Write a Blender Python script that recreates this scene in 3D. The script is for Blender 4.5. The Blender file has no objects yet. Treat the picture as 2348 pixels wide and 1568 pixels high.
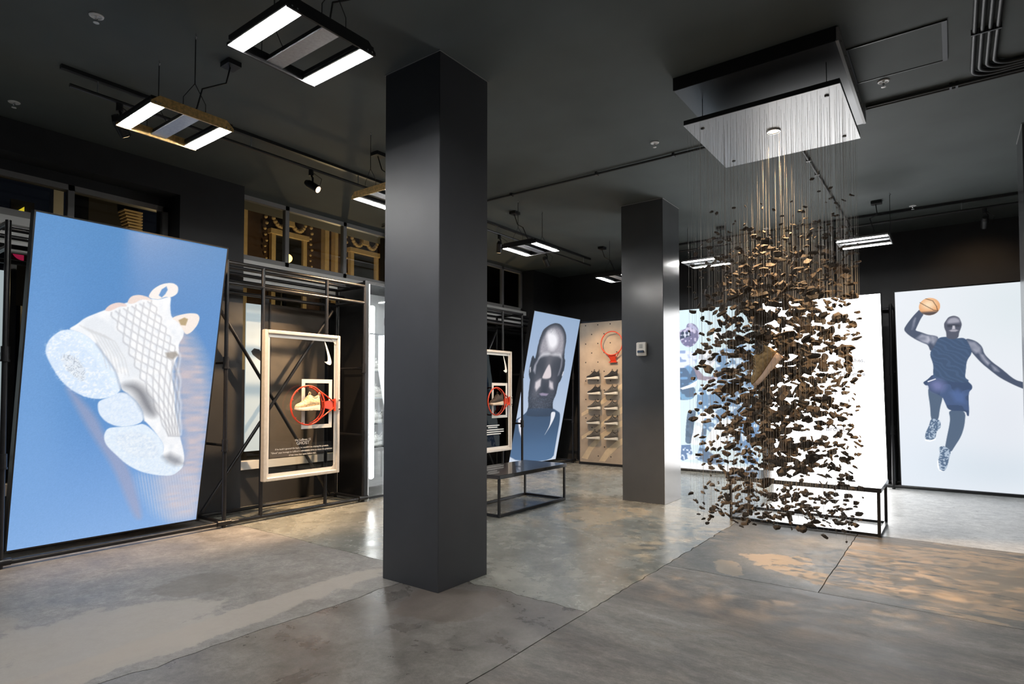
import bpy, math, random
import numpy as np
from mathutils import Vector, Matrix

S = bpy.context.scene
COL = S.collection
PI = math.pi

# ---------------------------------------------------------------- camera
cam_d = bpy.data.cameras.new('camera')
cam = bpy.data.objects.new('camera', cam_d); COL.objects.link(cam)
cam.location = (0, 0, 1.42)
cam.rotation_euler = (math.radians(90 + 1.7264), 0, math.radians(36.57))
cam_d.sensor_width = 36.0
cam_d.lens = 36.0 * 1366.6 / 2348
cam_d.shift_y = (857.3 - 784) / 2348
cam_d.clip_start = 0.05
S.camera = cam

# ---------------------------------------------------------------- world, exposure
W = bpy.data.worlds.new('night'); S.world = W; W.use_nodes = True
W.node_tree.nodes['Background'].inputs[0].default_value = (.010, .012, .018, 1)
W.node_tree.nodes['Background'].inputs[1].default_value = 0.2
S.view_settings.view_transform = 'Standard'
S.view_settings.look = 'None'
S.view_settings.exposure = 0.0
S.view_settings.gamma = 1.0
S.view_settings.use_curve_mapping = False

S.cycles.max_bounces = 6; S.cycles.diffuse_bounces = 3; S.cycles.glossy_bounces = 3; S.cycles.transparent_max_bounces = 10
TUBE = 192.0        # radiance of the fluorescent tubes
WARM = (1.0, .66, .36)

# ---------------------------------------------------------------- helpers
def lin(c):
    return tuple(((v / 255 + .055) / 1.055) ** 2.4 if v > 10 else v / 255 / 12.92 for v in c)

class MB:
    def __init__(s): s.v = []; s.f = []
    def add(s, vs, fs):
        n = len(s.v); s.v += [tuple(p) for p in vs]; s.f += [tuple(i + n for i in f) for f in fs]; return s
    def box(s, a, b):
        x0, y0, z0 = a; x1, y1, z1 = b
        return s.add([(x0,y0,z0),(x1,y0,z0),(x1,y1,z0),(x0,y1,z0),(x0,y0,z1),(x1,y0,z1),(x1,y1,z1),(x0,y1,z1)],
                     [(0,3,2,1),(4,5,6,7),(0,1,5,4),(1,2,6,5),(2,3,7,6),(3,0,4,7)])
    def cbox(s, c, d): return s.box([c[i] - d[i] / 2 for i in range(3)], [c[i] + d[i] / 2 for i in range(3)])
    def bbox(s, a, b, e):
        """box with chamfered vertical and horizontal edges"""
        x0, y0, z0 = a; x1, y1, z1 = b
        def ring(z, k):
            return [(x0+k+e,y0+k,z),(x1-k-e,y0+k,z),(x1-k,y0+k+e,z),(x1-k,y1-k-e,z),(x1-k-e,y1-k,z),(x0+k+e,y1-k,z),(x0+k,y1-k-e,z),(x0+k,y0+k+e,z)]
        rs = [ring(z0, e), ring(z0 + e, 0), ring(z1 - e, 0), ring(z1, e)]
        vs = sum(rs, []); fs = [tuple(range(7, -1, -1)), tuple(range(24, 32))]
        for k in range(3):
            for i in range(8): fs.append((k*8+i, k*8+(i+1)%8, k*8+8+(i+1)%8, k*8+8+i))
        return s.add(vs, fs)
    def tube(s, p0, p1, r, n=10, r1=None, cap=True):
        p0 = Vector(p0); p1 = Vector(p1); d = (p1 - p0).normalized()
        a = d.orthogonal().normalized(); b = d.cross(a); r1 = r if r1 is None else r1
        vs = []
        for p, q in ((p0, r), (p1, r1)):
            vs += [p + (a * math.cos(2*PI*i/n) + b * math.sin(2*PI*i/n)) * q for i in range(n)]
        fs = [(i, (i+1) % n, n + (i+1) % n, n + i) for i in range(n)]
        if cap: fs += [tuple(range(n - 1, -1, -1)), tuple(range(n, 2*n))]
        return s.add(vs, fs)
    def path(s, pts, r, n=8, closed=False):
        pts = [Vector(p) for p in pts]; m = len(pts); vs = []; up = None
        for i, p in enumerate(pts):
            q0 = pts[i-1] if (i or closed) else p; q1 = pts[(i+1) % m] if (i < m-1 or closed) else p
            d = (q1 - q0).normalized()
            if up is None: up = d.orthogonal().normalized()
            up = (up - d * up.dot(d)).normalized(); b = d.cross(up)
            vs += [p + (up * math.cos(2*PI*k/n) + b * math.sin(2*PI*k/n)) * r for k in range(n)]
        fs = []
        for i in range(m if closed else m - 1):
            j = (i + 1) % m
            for k in range(n): fs.append((i*n+k, i*n+(k+1)%n, j*n+(k+1)%n, j*n+k))
        if not closed: fs += [tuple(range(n-1, -1, -1)), tuple((m-1)*n+k for k in range(n))]
        return s.add(vs, fs)
    def lathe(s, c, prof, n=20, axis=2):
        vs = []
        for r, z in prof:
            for i in range(n):
                a = 2*PI*i/n; p = [r*math.cos(a), r*math.sin(a), z]
                if axis == 0: p = [p[2], p[0], p[1]]
                if axis == 1: p = [p[1], p[2], p[0]]
                vs.append((c[0]+p[0], c[1]+p[1], c[2]+p[2]))
        fs = []
        for k in range(len(prof)-1):
            for i in range(n): fs.append((k*n+i, k*n+(i+1)%n, (k+1)*n+(i+1)%n, (k+1)*n+i))
        fs += [tuple(range(n-1,-1,-1)), tuple((len(prof)-1)*n+i for i in range(n))]
        return s.add(vs, fs)
    def ball(s, c, r, n=8, m=5):
        prof = [(max(1e-4, r*math.sin(PI*k/m)), -r*math.cos(PI*k/m)) for k in range(m+1)]
        return s.lathe(c, prof, n)
    def prism(s, poly, fn0, fn1):
        """poly of 2D points, fn0/fn1 map a 2D point to the two 3D faces"""
        n = len(poly)
        return s.add([fn0(p) for p in poly] + [fn1(p) for p in poly],
                     [tuple(range(n-1,-1,-1)), tuple(range(n,2*n))] + [(i,(i+1)%n,n+(i+1)%n,n+i) for i in range(n)])
    def mesh(s, name, m, smooth=False, off=(0,0,0)):
        me = bpy.data.meshes.new(name)
        me.from_pydata([(p[0]-off[0], p[1]-off[1], p[2]-off[2]) for p in s.v], [], s.f)
        me.update()
        if m: me.materials.append(m)
        if smooth:
            me.polygons.foreach_set('use_smooth', [True] * len(me.polygons))
        return me
    def build(s, name, m, parent=None, smooth=False):
        """coordinates are world coordinates; the parent chain only translates"""
        off = Vector((0,0,0)); p = parent
        while p is not None: off += p.location; p = p.parent
        o = bpy.data.objects.new(name, s.mesh(name, m, smooth, off)); COL.objects.link(o)
        o.parent = parent
        return o

def smooth_by_angle(o, deg=40):
    me = o.data
    me.polygons.foreach_set('use_smooth', [True]*len(me.polygons))
    try: me.set_sharp_from_angle(angle=math.radians(deg))
    except Exception: pass
    return o

def tag(o, label=None, cat=None, group=None, kind=None):
    if label: o['label'] = label
    if cat: o['category'] = cat
    if group: o['group'] = group
    if kind: o['kind'] = kind
    return o
def thing(name, label, cat, loc, group=None):
    o = bpy.data.objects.new(name, None); COL.objects.link(o); o.location = loc
    o.empty_display_size = .05
    return tag(o, label, cat, group)
def copy_tree(o, parent=None):
    c = o.copy(); COL.objects.link(c); c.parent = parent
    for ch in list(o.children): copy_tree(ch, c)
    return c

# ---------------------------------------------------------------- materials
def mat(name, col, rough=.5, metal=0., spec=.5, noise=0., nscale=20., bump=0., emit=None, estr=0., coat=0.):
    m = bpy.data.materials.new(name); m.use_nodes = True; nt = m.node_tree; b = nt.nodes['Principled BSDF']
    b.inputs['Base Color'].default_value = (*col, 1); b.inputs['Roughness'].default_value = rough
    b.inputs['Metallic'].default_value = metal; b.inputs['Specular IOR Level'].default_value = spec
    b.inputs['Coat Weight'].default_value = coat
    if noise or bump:
        tc = nt.nodes.new('ShaderNodeTexCoord'); n = nt.nodes.new('ShaderNodeTexNoise')
        n.inputs['Scale'].default_value = nscale; n.inputs['Detail'].default_value = 6
        nt.links.new(tc.outputs['Object'], n.inputs['Vector'])
        if noise:
            r = nt.nodes.new('ShaderNodeMapRange'); r.inputs['From Min'].default_value = .3; r.inputs['From Max'].default_value = .7
            r.inputs['To Min'].default_value = 1 - noise; r.inputs['To Max'].default_value = 1 + noise
            mx = nt.nodes.new('ShaderNodeMix'); mx.data_type = 'RGBA'; mx.blend_type = 'MULTIPLY'; mx.inputs['Factor'].default_value = 1
            mx.inputs[6].default_value = (*col, 1)
            nt.links.new(n.outputs['Fac'], r.inputs['Value']); nt.links.new(r.outputs['Result'], mx.inputs[7])
            nt.links.new(mx.outputs[2], b.inputs['Base Color'])
        if bump:
            bp = nt.nodes.new('ShaderNodeBump'); bp.inputs['Strength'].default_value = bump; bp.inputs['Distance'].default_value = .01
            nt.links.new(n.outputs['Fac'], bp.inputs['Height']); nt.links.new(bp.outputs['Normal'], b.inputs['Normal'])
    if emit:
        b.inputs['Emission Color'].default_value = (*emit, 1); b.inputs['Emission Strength'].default_value = estr
    return m

def glass_mat(name, tint=(.95, .97, .98), refl=.06):
    m = bpy.data.materials.new(name); m.use_nodes = True; nt = m.node_tree
    for n in list(nt.nodes): nt.nodes.remove(n)
    out = nt.nodes.new('ShaderNodeOutputMaterial'); mix = nt.nodes.new('ShaderNodeMixShader')
    t = nt.nodes.new('ShaderNodeBsdfTransparent'); t.inputs[0].default_value = (*tint, 1)
    g = nt.nodes.new('ShaderNodeBsdfGlossy'); g.inputs['Roughness'].default_value = .02
    fr = nt.nodes.new('ShaderNodeFresnel'); fr.inputs['IOR'].default_value = 1.45
    nt.links.new(fr.outputs[0], mix.inputs[0]); nt.links.new(t.outputs[0], mix.inputs[1]); nt.links.new(g.outputs[0], mix.inputs[2])
    nt.links.new(mix.outputs[0], out.inputs[0])
    return m

def print_mat(name, strength):
    """backlit print: the picture sits in the face's colour attribute and glows"""
    m = bpy.data.materials.new(name); m.use_nodes = True; nt = m.node_tree; b = nt.nodes['Principled BSDF']
    a = nt.nodes.new('ShaderNodeAttribute'); a.attribute_name = 'print'
    b.inputs['Base Color'].default_value = (.02, .02, .02, 1); b.inputs['Roughness'].default_value = .6
    b.inputs['Specular IOR Level'].default_value = .15
    nt.links.new(a.outputs['Color'], b.inputs['Emission Color']); b.inputs['Emission Strength'].default_value = strength
    if strength < 2: m.cycles.emission_sampling = 'NONE'      # dim panels: found by bounced rays
    return m

def floor_mat(name, base, pale, dark, warm, rlo, rhi, seed, pale_amt=.5, warm_amt=.3, stains_dapples=(), stretch=(1, 1, 1)):
    m = bpy.data.materials.new(name); m.use_nodes = True; nt = m.node_tree; b = nt.nodes['Principled BSDF']; L = nt.links.new
    geo = nt.nodes.new('ShaderNodeNewGeometry'); mp = nt.nodes.new('ShaderNodeMapping'); mp.inputs['Location'].default_value = (seed*3.7, seed*1.3, seed); mp.inputs['Scale'].default_value = stretch
    L(geo.outputs['Position'], mp.inputs['Vector'])
    def noise(sc, det=6, rough=.55, dist=0.):
        n = nt.nodes.new('ShaderNodeTexNoise'); n.inputs['Scale'].default_value = sc; n.inputs['Detail'].default_value = det
        n.inputs['Roughness'].default_value = rough; n.inputs['Distortion'].default_value = dist
        L(mp.outputs[0], n.inputs['Vector']); return n.outputs['Fac']
    def ramp(v, lo, hi, a=0., c=1.):
        r = nt.nodes.new('ShaderNodeMapRange'); r.inputs['From Min'].default_value = lo; r.inputs['From Max'].default_value = hi
        r.inputs['To Min'].default_value = a; r.inputs['To Max'].default_value = c; L(v, r.inputs['Value']); return r.outputs[0]
    def mix(f, a, c, mode='MIX'):
        x = nt.nodes.new('ShaderNodeMix'); x.data_type = 'RGBA'; x.blend_type = mode
        if isinstance(f, float): x.inputs['Factor'].default_value = f
        else: L(f, x.inputs['Factor'])
        for k, v in ((6, a), (7, c)):
            if isinstance(v, tuple): x.inputs[k].default_value = (*v, 1)
            else: L(v, x.inputs[k])
        return x.outputs[2]
    def mth(op, a, c=0.):
        x = nt.nodes.new('ShaderNodeMath'); x.operation = op
        for k, v in ((0, a), (1, c)):
            if isinstance(v, (int, float)): x.inputs[k].default_value = v
            else: L(v, x.inputs[k])
        return x.outputs[0]
    big = noise(.9, 7, .62, .6); mid = noise(3.2, 8, .65, .3); fine = noise(38, 6, .7); spk = noise(150, 3, .7); wn = noise(1.7, 8, .7, .8)
    c = mix(ramp(mid, .36, .62), dark, base)
    c = mix(ramp(big, .44, .72, 0, pale_amt), c, pale)
    c = mix(ramp(wn, .55, .70, 0, warm_amt), c, warm)
    c = mix(1.0, c, ramp(noise(9, 8, .68, .5), .3, .7, .72, 1.26), 'MULTIPLY')
    c = mix(1.0, c, ramp(fine, .25, .75, .74, 1.24), 'MULTIPLY')
    c = mix(1.0, c, ramp(spk, .3, .7, .80, 1.18), 'MULTIPLY')
    rough = ramp(mid, .3, .7, rlo, rhi)
    if stains_dapples:
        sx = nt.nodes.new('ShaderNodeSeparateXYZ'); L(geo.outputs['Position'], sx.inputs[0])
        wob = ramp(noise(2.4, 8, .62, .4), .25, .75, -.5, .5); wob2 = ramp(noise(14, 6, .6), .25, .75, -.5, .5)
        for (cx, cy, rx, ry, ang, colr, amt, wamp, dr) in stains_dapples:     # worn patches, and warm lamp dapples painted into the colour
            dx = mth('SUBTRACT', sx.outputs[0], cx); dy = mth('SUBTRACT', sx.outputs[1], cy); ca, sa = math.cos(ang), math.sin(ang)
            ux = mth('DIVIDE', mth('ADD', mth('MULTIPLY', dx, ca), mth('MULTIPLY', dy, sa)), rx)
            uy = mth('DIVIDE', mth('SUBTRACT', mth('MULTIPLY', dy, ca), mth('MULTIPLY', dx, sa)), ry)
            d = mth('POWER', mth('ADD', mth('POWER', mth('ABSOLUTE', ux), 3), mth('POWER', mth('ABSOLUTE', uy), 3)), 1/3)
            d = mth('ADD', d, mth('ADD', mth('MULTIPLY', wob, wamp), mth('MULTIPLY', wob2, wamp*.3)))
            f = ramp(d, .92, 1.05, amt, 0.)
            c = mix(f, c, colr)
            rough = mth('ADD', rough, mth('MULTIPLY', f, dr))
    # pits
    vo = nt.nodes.new('ShaderNodeTexVoronoi'); vo.inputs['Scale'].default_value = 2.3; L(mp.outputs[0], vo.inputs['Vector'])
    pit = mth('MULTIPLY', ramp(vo.outputs['Distance'], .02, .05, 1, 0), ramp(big, .5, .55))
    c = mix(pit, c, tuple(v*.35 for v in dark))
    L(c, b.inputs['Base Color']); L(rough, b.inputs['Roughness']); b.inputs['Specular IOR Level'].default_value = .5
    bp = nt.nodes.new('ShaderNodeBump'); bp.inputs['Strength'].default_value = .12; bp.inputs['Distance'].default_value = .004
    L(mth('ADD', fine, mth('MULTIPLY', mid, 2.)), bp.inputs['Height']); L(bp.outputs[0], b.inputs['Normal'])
    return m

M = {}
M['wall'] = mat('charcoal wall paint', (.030, .031, .034), .62, noise=.12, nscale=3)
M['ceil'] = mat('dark grey ceiling paint', (.084, .098, .097), .75, noise=.14, nscale=1.3)
M['column'] = mat('column paint', (.045, .047, .054), .50, noise=.05, nscale=4)
M['column2'] = mat('lighter smoother column paint', (.072, .076, .080), .20, noise=.05, nscale=4)  # lighter, smoother variant of the column paint for the farther columns
M['black'] = mat('black painted steel', (.012, .012, .013), .35, .0, .5, noise=.15, nscale=30)
M['pipe'] = mat('black iron pipe', (.014, .014, .016), .32, .2, .5, noise=.2, nscale=25)
M['case'] = mat('matte black case', (.010, .010, .011), .5)
M['rail'] = mat('dark conduit paint', (.022, .023, .025), .4)
M['conduit'] = mat('grey painted conduit', (.030, .032, .034), .5)
M['dullalu'] = mat('dull aluminium', (.30, .31, .33), .45, .6, noise=.1, nscale=60)
M['alu'] = mat('brushed aluminium', (.62, .63, .65), .3, .9, noise=.06, nscale=60)
M['steel'] = mat('pale steel frame', (.66, .62, .57), .38, .35, noise=.06, nscale=30)
M['white'] = mat('white enamel', (.80, .80, .80), .4)
M['offwhite'] = mat('warm white paint', (.72, .69, .64), .55)
M['chrome'] = mat('chrome', (.75, .75, .76), .12, 1.)
M['red'] = mat('orange red rim paint', (.62, .055, .020), .35, noise=.08, nscale=40)
M['glass'] = glass_mat('clear glass')
M['darkglass'] = glass_mat('smoked glass', (.55, .57, .60))
M['grey'] = mat('grey anodised frame', (.30, .30, .30), .45)
M['fascia'] = mat('pale grey fascia', (.72, .73, .73), .5)
M['golden'] = mat('mottled golden brown plate', (.70, .45, .17), .42, .2, noise=.3, nscale=45)  # golden brown end plates of two pendants; the other pendants have black ones
M['fixblack'] = mat('black fixture plate', (.010, .010, .011), .5)
M['benchtop'] = mat('dark lacquered bench top', (.020, .020, .022), .22, coat=.4)
M['tube'] = mat('fluorescent tube', (.9, .9, .9), .5, emit=(1, .985, .95), estr=TUBE)
M['taupe'] = mat('taupe board', (.10, .085, .072), .6, noise=.1, nscale=5)
M['string'] = mat('nylon string', (.36, .35, .33), .16, spec=1.0)
M['text_w'] = mat('white lettering', (.82, .80, .76), .5)
POSTER={
 'A':{
  'beam_r':[(0.711,0.745),(0.837,0.685),(0.965,0.568),(1.025,0.391),(1.022,0.21),(1.017,-0),(0.816,0.019),(0.701,0.185),(0.88,0.227),(0.804,0.395),(0.744,0.564)],
  'beam_l':[(0.186,0.503),(0.23,0.488),(0.357,0.403),(0.416,0.331),(0.559,0.228),(0.672,0.034),(0.617,0.039),(0.469,0.233),(0.343,0.342)],
  'beam_b':[(0.588,0.209),(0.786,0.18),(0.884,0.209),(1.007,0.129),(0.993,0.002),(0.759,0.016),(0.628,0.131)],
  'sole1':[(0.145,0.666),(0.106,0.643),(0.091,0.617),(0.093,0.596),(0.116,0.568),(0.146,0.539),(0.171,0.518),(0.201,0.499),(0.242,0.481),(0.29,0.466),(0.349,0.458),(0.408,0.461),(0.449,0.473),(0.469,0.489),(0.462,0.512),(0.431,0.551),(0.375,0.596),(0.323,0.633),(0.273,0.657),(0.226,0.669),(0.182,0.673)],
  'sole1rim':[(0.226,0.669),(0.273,0.657),(0.323,0.633),(0.375,0.596),(0.431,0.551),(0.462,0.512),(0.469,0.489),(0.449,0.473),(0.43,0.481),(0.385,0.535),(0.331,0.58),(0.267,0.623),(0.207,0.65),(0.172,0.667)],
  'tread':[(0.16,0.594),(0.203,0.599),(0.251,0.578),(0.283,0.549),(0.283,0.511),(0.236,0.526),(0.188,0.554)],
  'pod2':[(0.357,0.442),(0.367,0.454),(0.42,0.465),(0.467,0.481),(0.505,0.477),(0.561,0.448),(0.6,0.415),(0.612,0.382),(0.562,0.367),(0.473,0.365),(0.408,0.383),(0.368,0.411)],
  'pod3':[(0.404,0.336),(0.418,0.363),(0.485,0.365),(0.562,0.367),(0.614,0.374),(0.687,0.339),(0.744,0.294),(0.743,0.26),(0.806,0.231),(0.881,0.223),(0.87,0.201),(0.816,0.178),(0.728,0.185),(0.629,0.203),(0.545,0.233),(0.475,0.273),(0.42,0.307)],
  'pod3in':[(0.453,0.33),(0.526,0.348),(0.619,0.341),(0.693,0.305),(0.729,0.261),(0.69,0.246),(0.594,0.255),(0.511,0.287)],
  'upper':[(0.182,0.673),(0.223,0.691),(0.254,0.711),(0.308,0.729),(0.353,0.743),(0.41,0.758),(0.457,0.773),(0.505,0.784),(0.568,0.792),(0.621,0.792),(0.659,0.802),(0.692,0.809),(0.691,0.776),(0.706,0.736),(0.748,0.735),(0.79,0.699),(0.788,0.674),(0.764,0.648),(0.775,0.615),(0.754,0.59),(0.74,0.548),(0.756,0.514),(0.777,0.464),(0.785,0.421),(0.809,0.369),(0.843,0.308),(0.875,0.254),(0.879,0.218),(0.839,0.212),(0.777,0.233),(0.743,0.26),(0.744,0.294),(0.687,0.339),(0.626,0.378),(0.612,0.382),(0.6,0.415),(0.561,0.448),(0.505,0.477),(0.472,0.489),(0.462,0.512),(0.431,0.551),(0.375,0.596),(0.323,0.633),(0.273,0.657),(0.226,0.669)],
  'crev':[(0.469,0.504),(0.537,0.514),(0.593,0.497),(0.64,0.456),(0.682,0.406),(0.664,0.394),(0.606,0.415),(0.543,0.481)],
  'crev2':[(0.745,0.251),(0.786,0.262),(0.848,0.242),(0.874,0.219),(0.823,0.217),(0.777,0.231)],
  'collar':[(0.693,0.617),(0.755,0.623),(0.771,0.611),(0.739,0.594),(0.703,0.601)],
  'tab1':[(0.561,0.795),(0.582,0.823),(0.631,0.846),(0.691,0.855),(0.727,0.845),(0.728,0.821),(0.693,0.805),(0.659,0.805),(0.621,0.792)],
  'tab1h':[(0.621,0.807),(0.634,0.828),(0.659,0.84),(0.668,0.829),(0.657,0.814),(0.639,0.801)],
  'tab2':[(0.706,0.736),(0.745,0.748),(0.808,0.759),(0.859,0.76),(0.877,0.746),(0.867,0.72),(0.835,0.693),(0.801,0.682),(0.774,0.707),(0.743,0.726)],
  'tab2h':[(0.749,0.731),(0.782,0.742),(0.805,0.738),(0.795,0.715),(0.766,0.715)],
  'lace1':[(0.344,0.739),(0.368,0.759),(0.408,0.77),(0.451,0.768),(0.459,0.757),(0.422,0.759),(0.377,0.739)],
  'lace2':[(0.454,0.77),(0.472,0.794),(0.515,0.802),(0.57,0.797),(0.589,0.785),(0.53,0.789),(0.489,0.769)],
  'quad2':[(0.76,0.324),(0.836,0.321)],
  'quad':[(0.372,0.733),(0.595,0.79),(0.775,0.615),(0.809,0.369),(0.577,0.513)],
  'fold':[(0.235,0.688),(0.309,0.722),(0.396,0.696),(0.522,0.608),(0.59,0.513),(0.507,0.544),(0.41,0.605),(0.319,0.655)],
 },
 'F':{
  'head':[(0.463,0.95),(0.341,0.93),(0.232,0.893),(0.209,0.856),(0.193,0.833),(0.18,0.779),(0.174,0.711),(0.165,0.702),(0.119,0.727),(0.095,0.704),(0.09,0.651),(0.092,0.606),(0.119,0.579),(0.145,0.566),(0.148,0.507),(0.166,0.434),(0.199,0.397),(0.187,0.356),(0.181,0.324),(0.807,0.312),(0.726,0.372),(0.698,0.421),(0.749,0.47),(0.753,0.547),(0.792,0.562),(0.825,0.616),(0.829,0.675),(0.816,0.713),(0.791,0.718),(0.767,0.77),(0.767,0.837),(0.739,0.884),(0.663,0.923),(0.571,0.947)],
  'body':[(0.195,0.379),(0.187,0.356),(0.099,0.326),(-0.024,0.306),(-0.038,0.203),(-0.05,0.041),(0.941,-0.013),(0.937,0.108),(0.941,0.33),(0.813,0.356),(0.726,0.372)],
  'strapl':[(0.035,0.304),(0.099,0.326),(0.136,0.252),(0.164,0.186),(0.099,0.23)],
  'strapr':[(0.699,0.348),(0.803,0.347),(0.807,0.312),(0.751,0.254),(0.622,0.17),(0.719,0.245),(0.723,0.294)],
  'fore':[(0.288,0.869),(0.353,0.908),(0.476,0.928),(0.59,0.915),(0.678,0.881),(0.717,0.835),(0.736,0.769),(0.723,0.726),(0.595,0.744),(0.472,0.747),(0.358,0.739),(0.284,0.717),(0.229,0.74),(0.235,0.808)],
  'core':[(0.317,0.879),(0.447,0.899),(0.564,0.862),(0.59,0.807),(0.504,0.769),(0.408,0.782),(0.341,0.835)],
  'brow1':[(0.241,0.717),(0.325,0.747),(0.439,0.752),(0.47,0.74),(0.422,0.73),(0.307,0.726),(0.234,0.703)],
  'brow2':[(0.471,0.738),(0.576,0.75),(0.692,0.747),(0.741,0.716),(0.661,0.736),(0.54,0.733)],
  'temple':[(0.229,0.703),(0.263,0.713),(0.214,0.662),(0.223,0.608),(0.172,0.625),(0.178,0.661)],
  'temple2':[(0.729,0.716),(0.756,0.707),(0.765,0.664),(0.735,0.605),(0.707,0.6),(0.733,0.654)],
  'nose':[(0.48,0.679),(0.537,0.641),(0.574,0.584),(0.478,0.574),(0.373,0.577),(0.399,0.61),(0.437,0.648)],
  'cheek1':[(0.258,0.551),(0.333,0.572),(0.364,0.573),(0.372,0.526),(0.303,0.494),(0.263,0.517)],
  'cheek2':[(0.542,0.565),(0.626,0.551),(0.668,0.504),(0.605,0.506),(0.56,0.522)],
  'lips':[(0.37,0.475),(0.439,0.481),(0.486,0.478),(0.577,0.475),(0.54,0.46),(0.421,0.461)],
  'beard':[(0.162,0.48),(0.291,0.489),(0.515,0.451),(0.707,0.489),(0.745,0.45),(0.726,0.372),(0.204,0.361)],
  'earl':[(0.095,0.642),(0.109,0.651),(0.128,0.62),(0.123,0.608)],
  'earr':[(0.813,0.626),(0.832,0.636),(0.82,0.602),(0.798,0.596)],
 },
 'K':{
  'ball':[(0.256,0.917)],
  'ballr':[(0.333,0.913)],
  'ballsh':[(0.179,0.909),(0.212,0.885),(0.272,0.875),(0.319,0.889),(0.31,0.888),(0.259,0.883),(0.213,0.898)],
  'seam1':[(0.187,0.94),(0.234,0.92),(0.286,0.899),(0.319,0.894)],
  'seam2':[(0.229,0.957),(0.281,0.944),(0.307,0.916),(0.315,0.894)],
  'armr':[(0.179,0.906),(0.216,0.883),(0.191,0.863),(0.154,0.815),(0.147,0.804),(0.188,0.795),(0.241,0.78),(0.295,0.774),(0.318,0.764),(0.299,0.72),(0.254,0.695),(0.239,0.73),(0.199,0.741),(0.145,0.76),(0.091,0.785),(0.057,0.811),(0.086,0.84),(0.137,0.879),(0.172,0.9)],
  'armrh':[(0.152,0.765),(0.194,0.784),(0.248,0.775),(0.26,0.752),(0.239,0.735),(0.199,0.745)],
  'shoul':[(0.261,0.775),(0.301,0.774),(0.31,0.756),(0.279,0.729),(0.264,0.739)],
  'armrl':[(0.138,0.852),(0.15,0.865),(0.137,0.825),(0.122,0.811)],
  'head':[(0.37,0.843),(0.39,0.861),(0.429,0.867),(0.465,0.857),(0.479,0.834),(0.483,0.821),(0.476,0.804),(0.462,0.782),(0.458,0.76),(0.425,0.752),(0.373,0.758),(0.372,0.789),(0.359,0.808),(0.357,0.83)],
  'headh':[(0.38,0.841),(0.4,0.855),(0.439,0.858),(0.467,0.846),(0.47,0.832),(0.428,0.83),(0.382,0.829)],
  'eyes':[(0.378,0.825),(0.421,0.825),(0.472,0.821),(0.466,0.811),(0.434,0.814),(0.421,0.811),(0.382,0.812)],
  'nose':[(0.418,0.819),(0.433,0.818),(0.437,0.801),(0.414,0.801)],
  'cheek':[(0.39,0.796),(0.414,0.8),(0.442,0.799),(0.46,0.794),(0.439,0.789),(0.407,0.79)],
  'torso':[(0.314,0.764),(0.374,0.767),(0.432,0.756),(0.502,0.759),(0.533,0.723),(0.551,0.683),(0.512,0.648),(0.504,0.599),(0.497,0.564),(0.529,0.55),(0.496,0.537),(0.286,0.556),(0.267,0.584),(0.275,0.629),(0.244,0.689),(0.293,0.729)],
  'arml':[(0.502,0.757),(0.578,0.741),(0.621,0.712),(0.632,0.677),(0.687,0.636),(0.747,0.605),(0.831,0.552),(0.896,0.539),(0.994,0.509),(1.006,0.483),(0.936,0.487),(0.895,0.507),(0.83,0.526),(0.735,0.562),(0.674,0.597),(0.613,0.633),(0.551,0.683),(0.52,0.714)],
  'armlh':[(0.517,0.745),(0.571,0.735),(0.608,0.708),(0.614,0.686),(0.576,0.682),(0.533,0.71)],
  'armlh2':[(0.601,0.682),(0.626,0.672),(0.668,0.632),(0.656,0.624),(0.619,0.651)],
  'armlh3':[(0.681,0.623),(0.711,0.61),(0.729,0.592),(0.699,0.597)],
  'shorts':[(0.274,0.588),(0.225,0.556),(0.19,0.543),(0.21,0.527),(0.231,0.529),(0.236,0.501),(0.33,0.473),(0.349,0.445),(0.374,0.4),(0.499,0.401),(0.507,0.375),(0.524,0.377),(0.518,0.492),(0.547,0.51),(0.547,0.527),(0.52,0.545),(0.497,0.568)],
  'band':[(0.225,0.549),(0.286,0.562),(0.289,0.558),(0.231,0.544)],
  'knee':[(0.238,0.533),(0.266,0.552),(0.313,0.556),(0.35,0.537),(0.351,0.514),(0.324,0.496),(0.27,0.499)],
  'thighh':[(0.39,0.492),(0.444,0.51),(0.495,0.483),(0.493,0.437),(0.428,0.446)],
  'legr':[(0.23,0.519),(0.33,0.487),(0.333,0.459),(0.314,0.417),(0.298,0.347),(0.244,0.346),(0.24,0.426),(0.229,0.482)],
  'shoer':[(0.244,0.361),(0.312,0.354),(0.317,0.315),(0.283,0.295),(0.274,0.257),(0.232,0.245),(0.195,0.251),(0.199,0.284),(0.229,0.323)],
  'soler':[(0.193,0.253),(0.233,0.247),(0.277,0.258),(0.274,0.25),(0.232,0.239),(0.196,0.243)],
  'legl':[(0.374,0.404),(0.499,0.405),(0.488,0.328),(0.462,0.272),(0.408,0.214),(0.387,0.19),(0.34,0.203),(0.356,0.26),(0.378,0.325),(0.386,0.363)],
  'shoel':[(0.297,0.215),(0.341,0.222),(0.387,0.195),(0.373,0.166),(0.358,0.118),(0.333,0.088),(0.295,0.096),(0.286,0.134),(0.306,0.183)],
  'solel':[(0.282,0.144),(0.29,0.144),(0.298,0.098),(0.331,0.088),(0.295,0.09),(0.282,0.11)],
 },
 'P':{
  'helm':[(0.3,0.914),(0.335,0.92),(0.386,0.91),(0.419,0.885),(0.429,0.852),(0.412,0.817),(0.383,0.797),(0.343,0.778),(0.289,0.771),(0.223,0.793),(0.193,0.844),(0.214,0.88),(0.284,0.884)],
  'helmh':[(0.306,0.905),(0.348,0.912),(0.398,0.894),(0.42,0.869),(0.395,0.874),(0.345,0.888)],
  'mask':[(0.228,0.871),(0.318,0.864),(0.338,0.843),(0.276,0.833),(0.205,0.823)],
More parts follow.
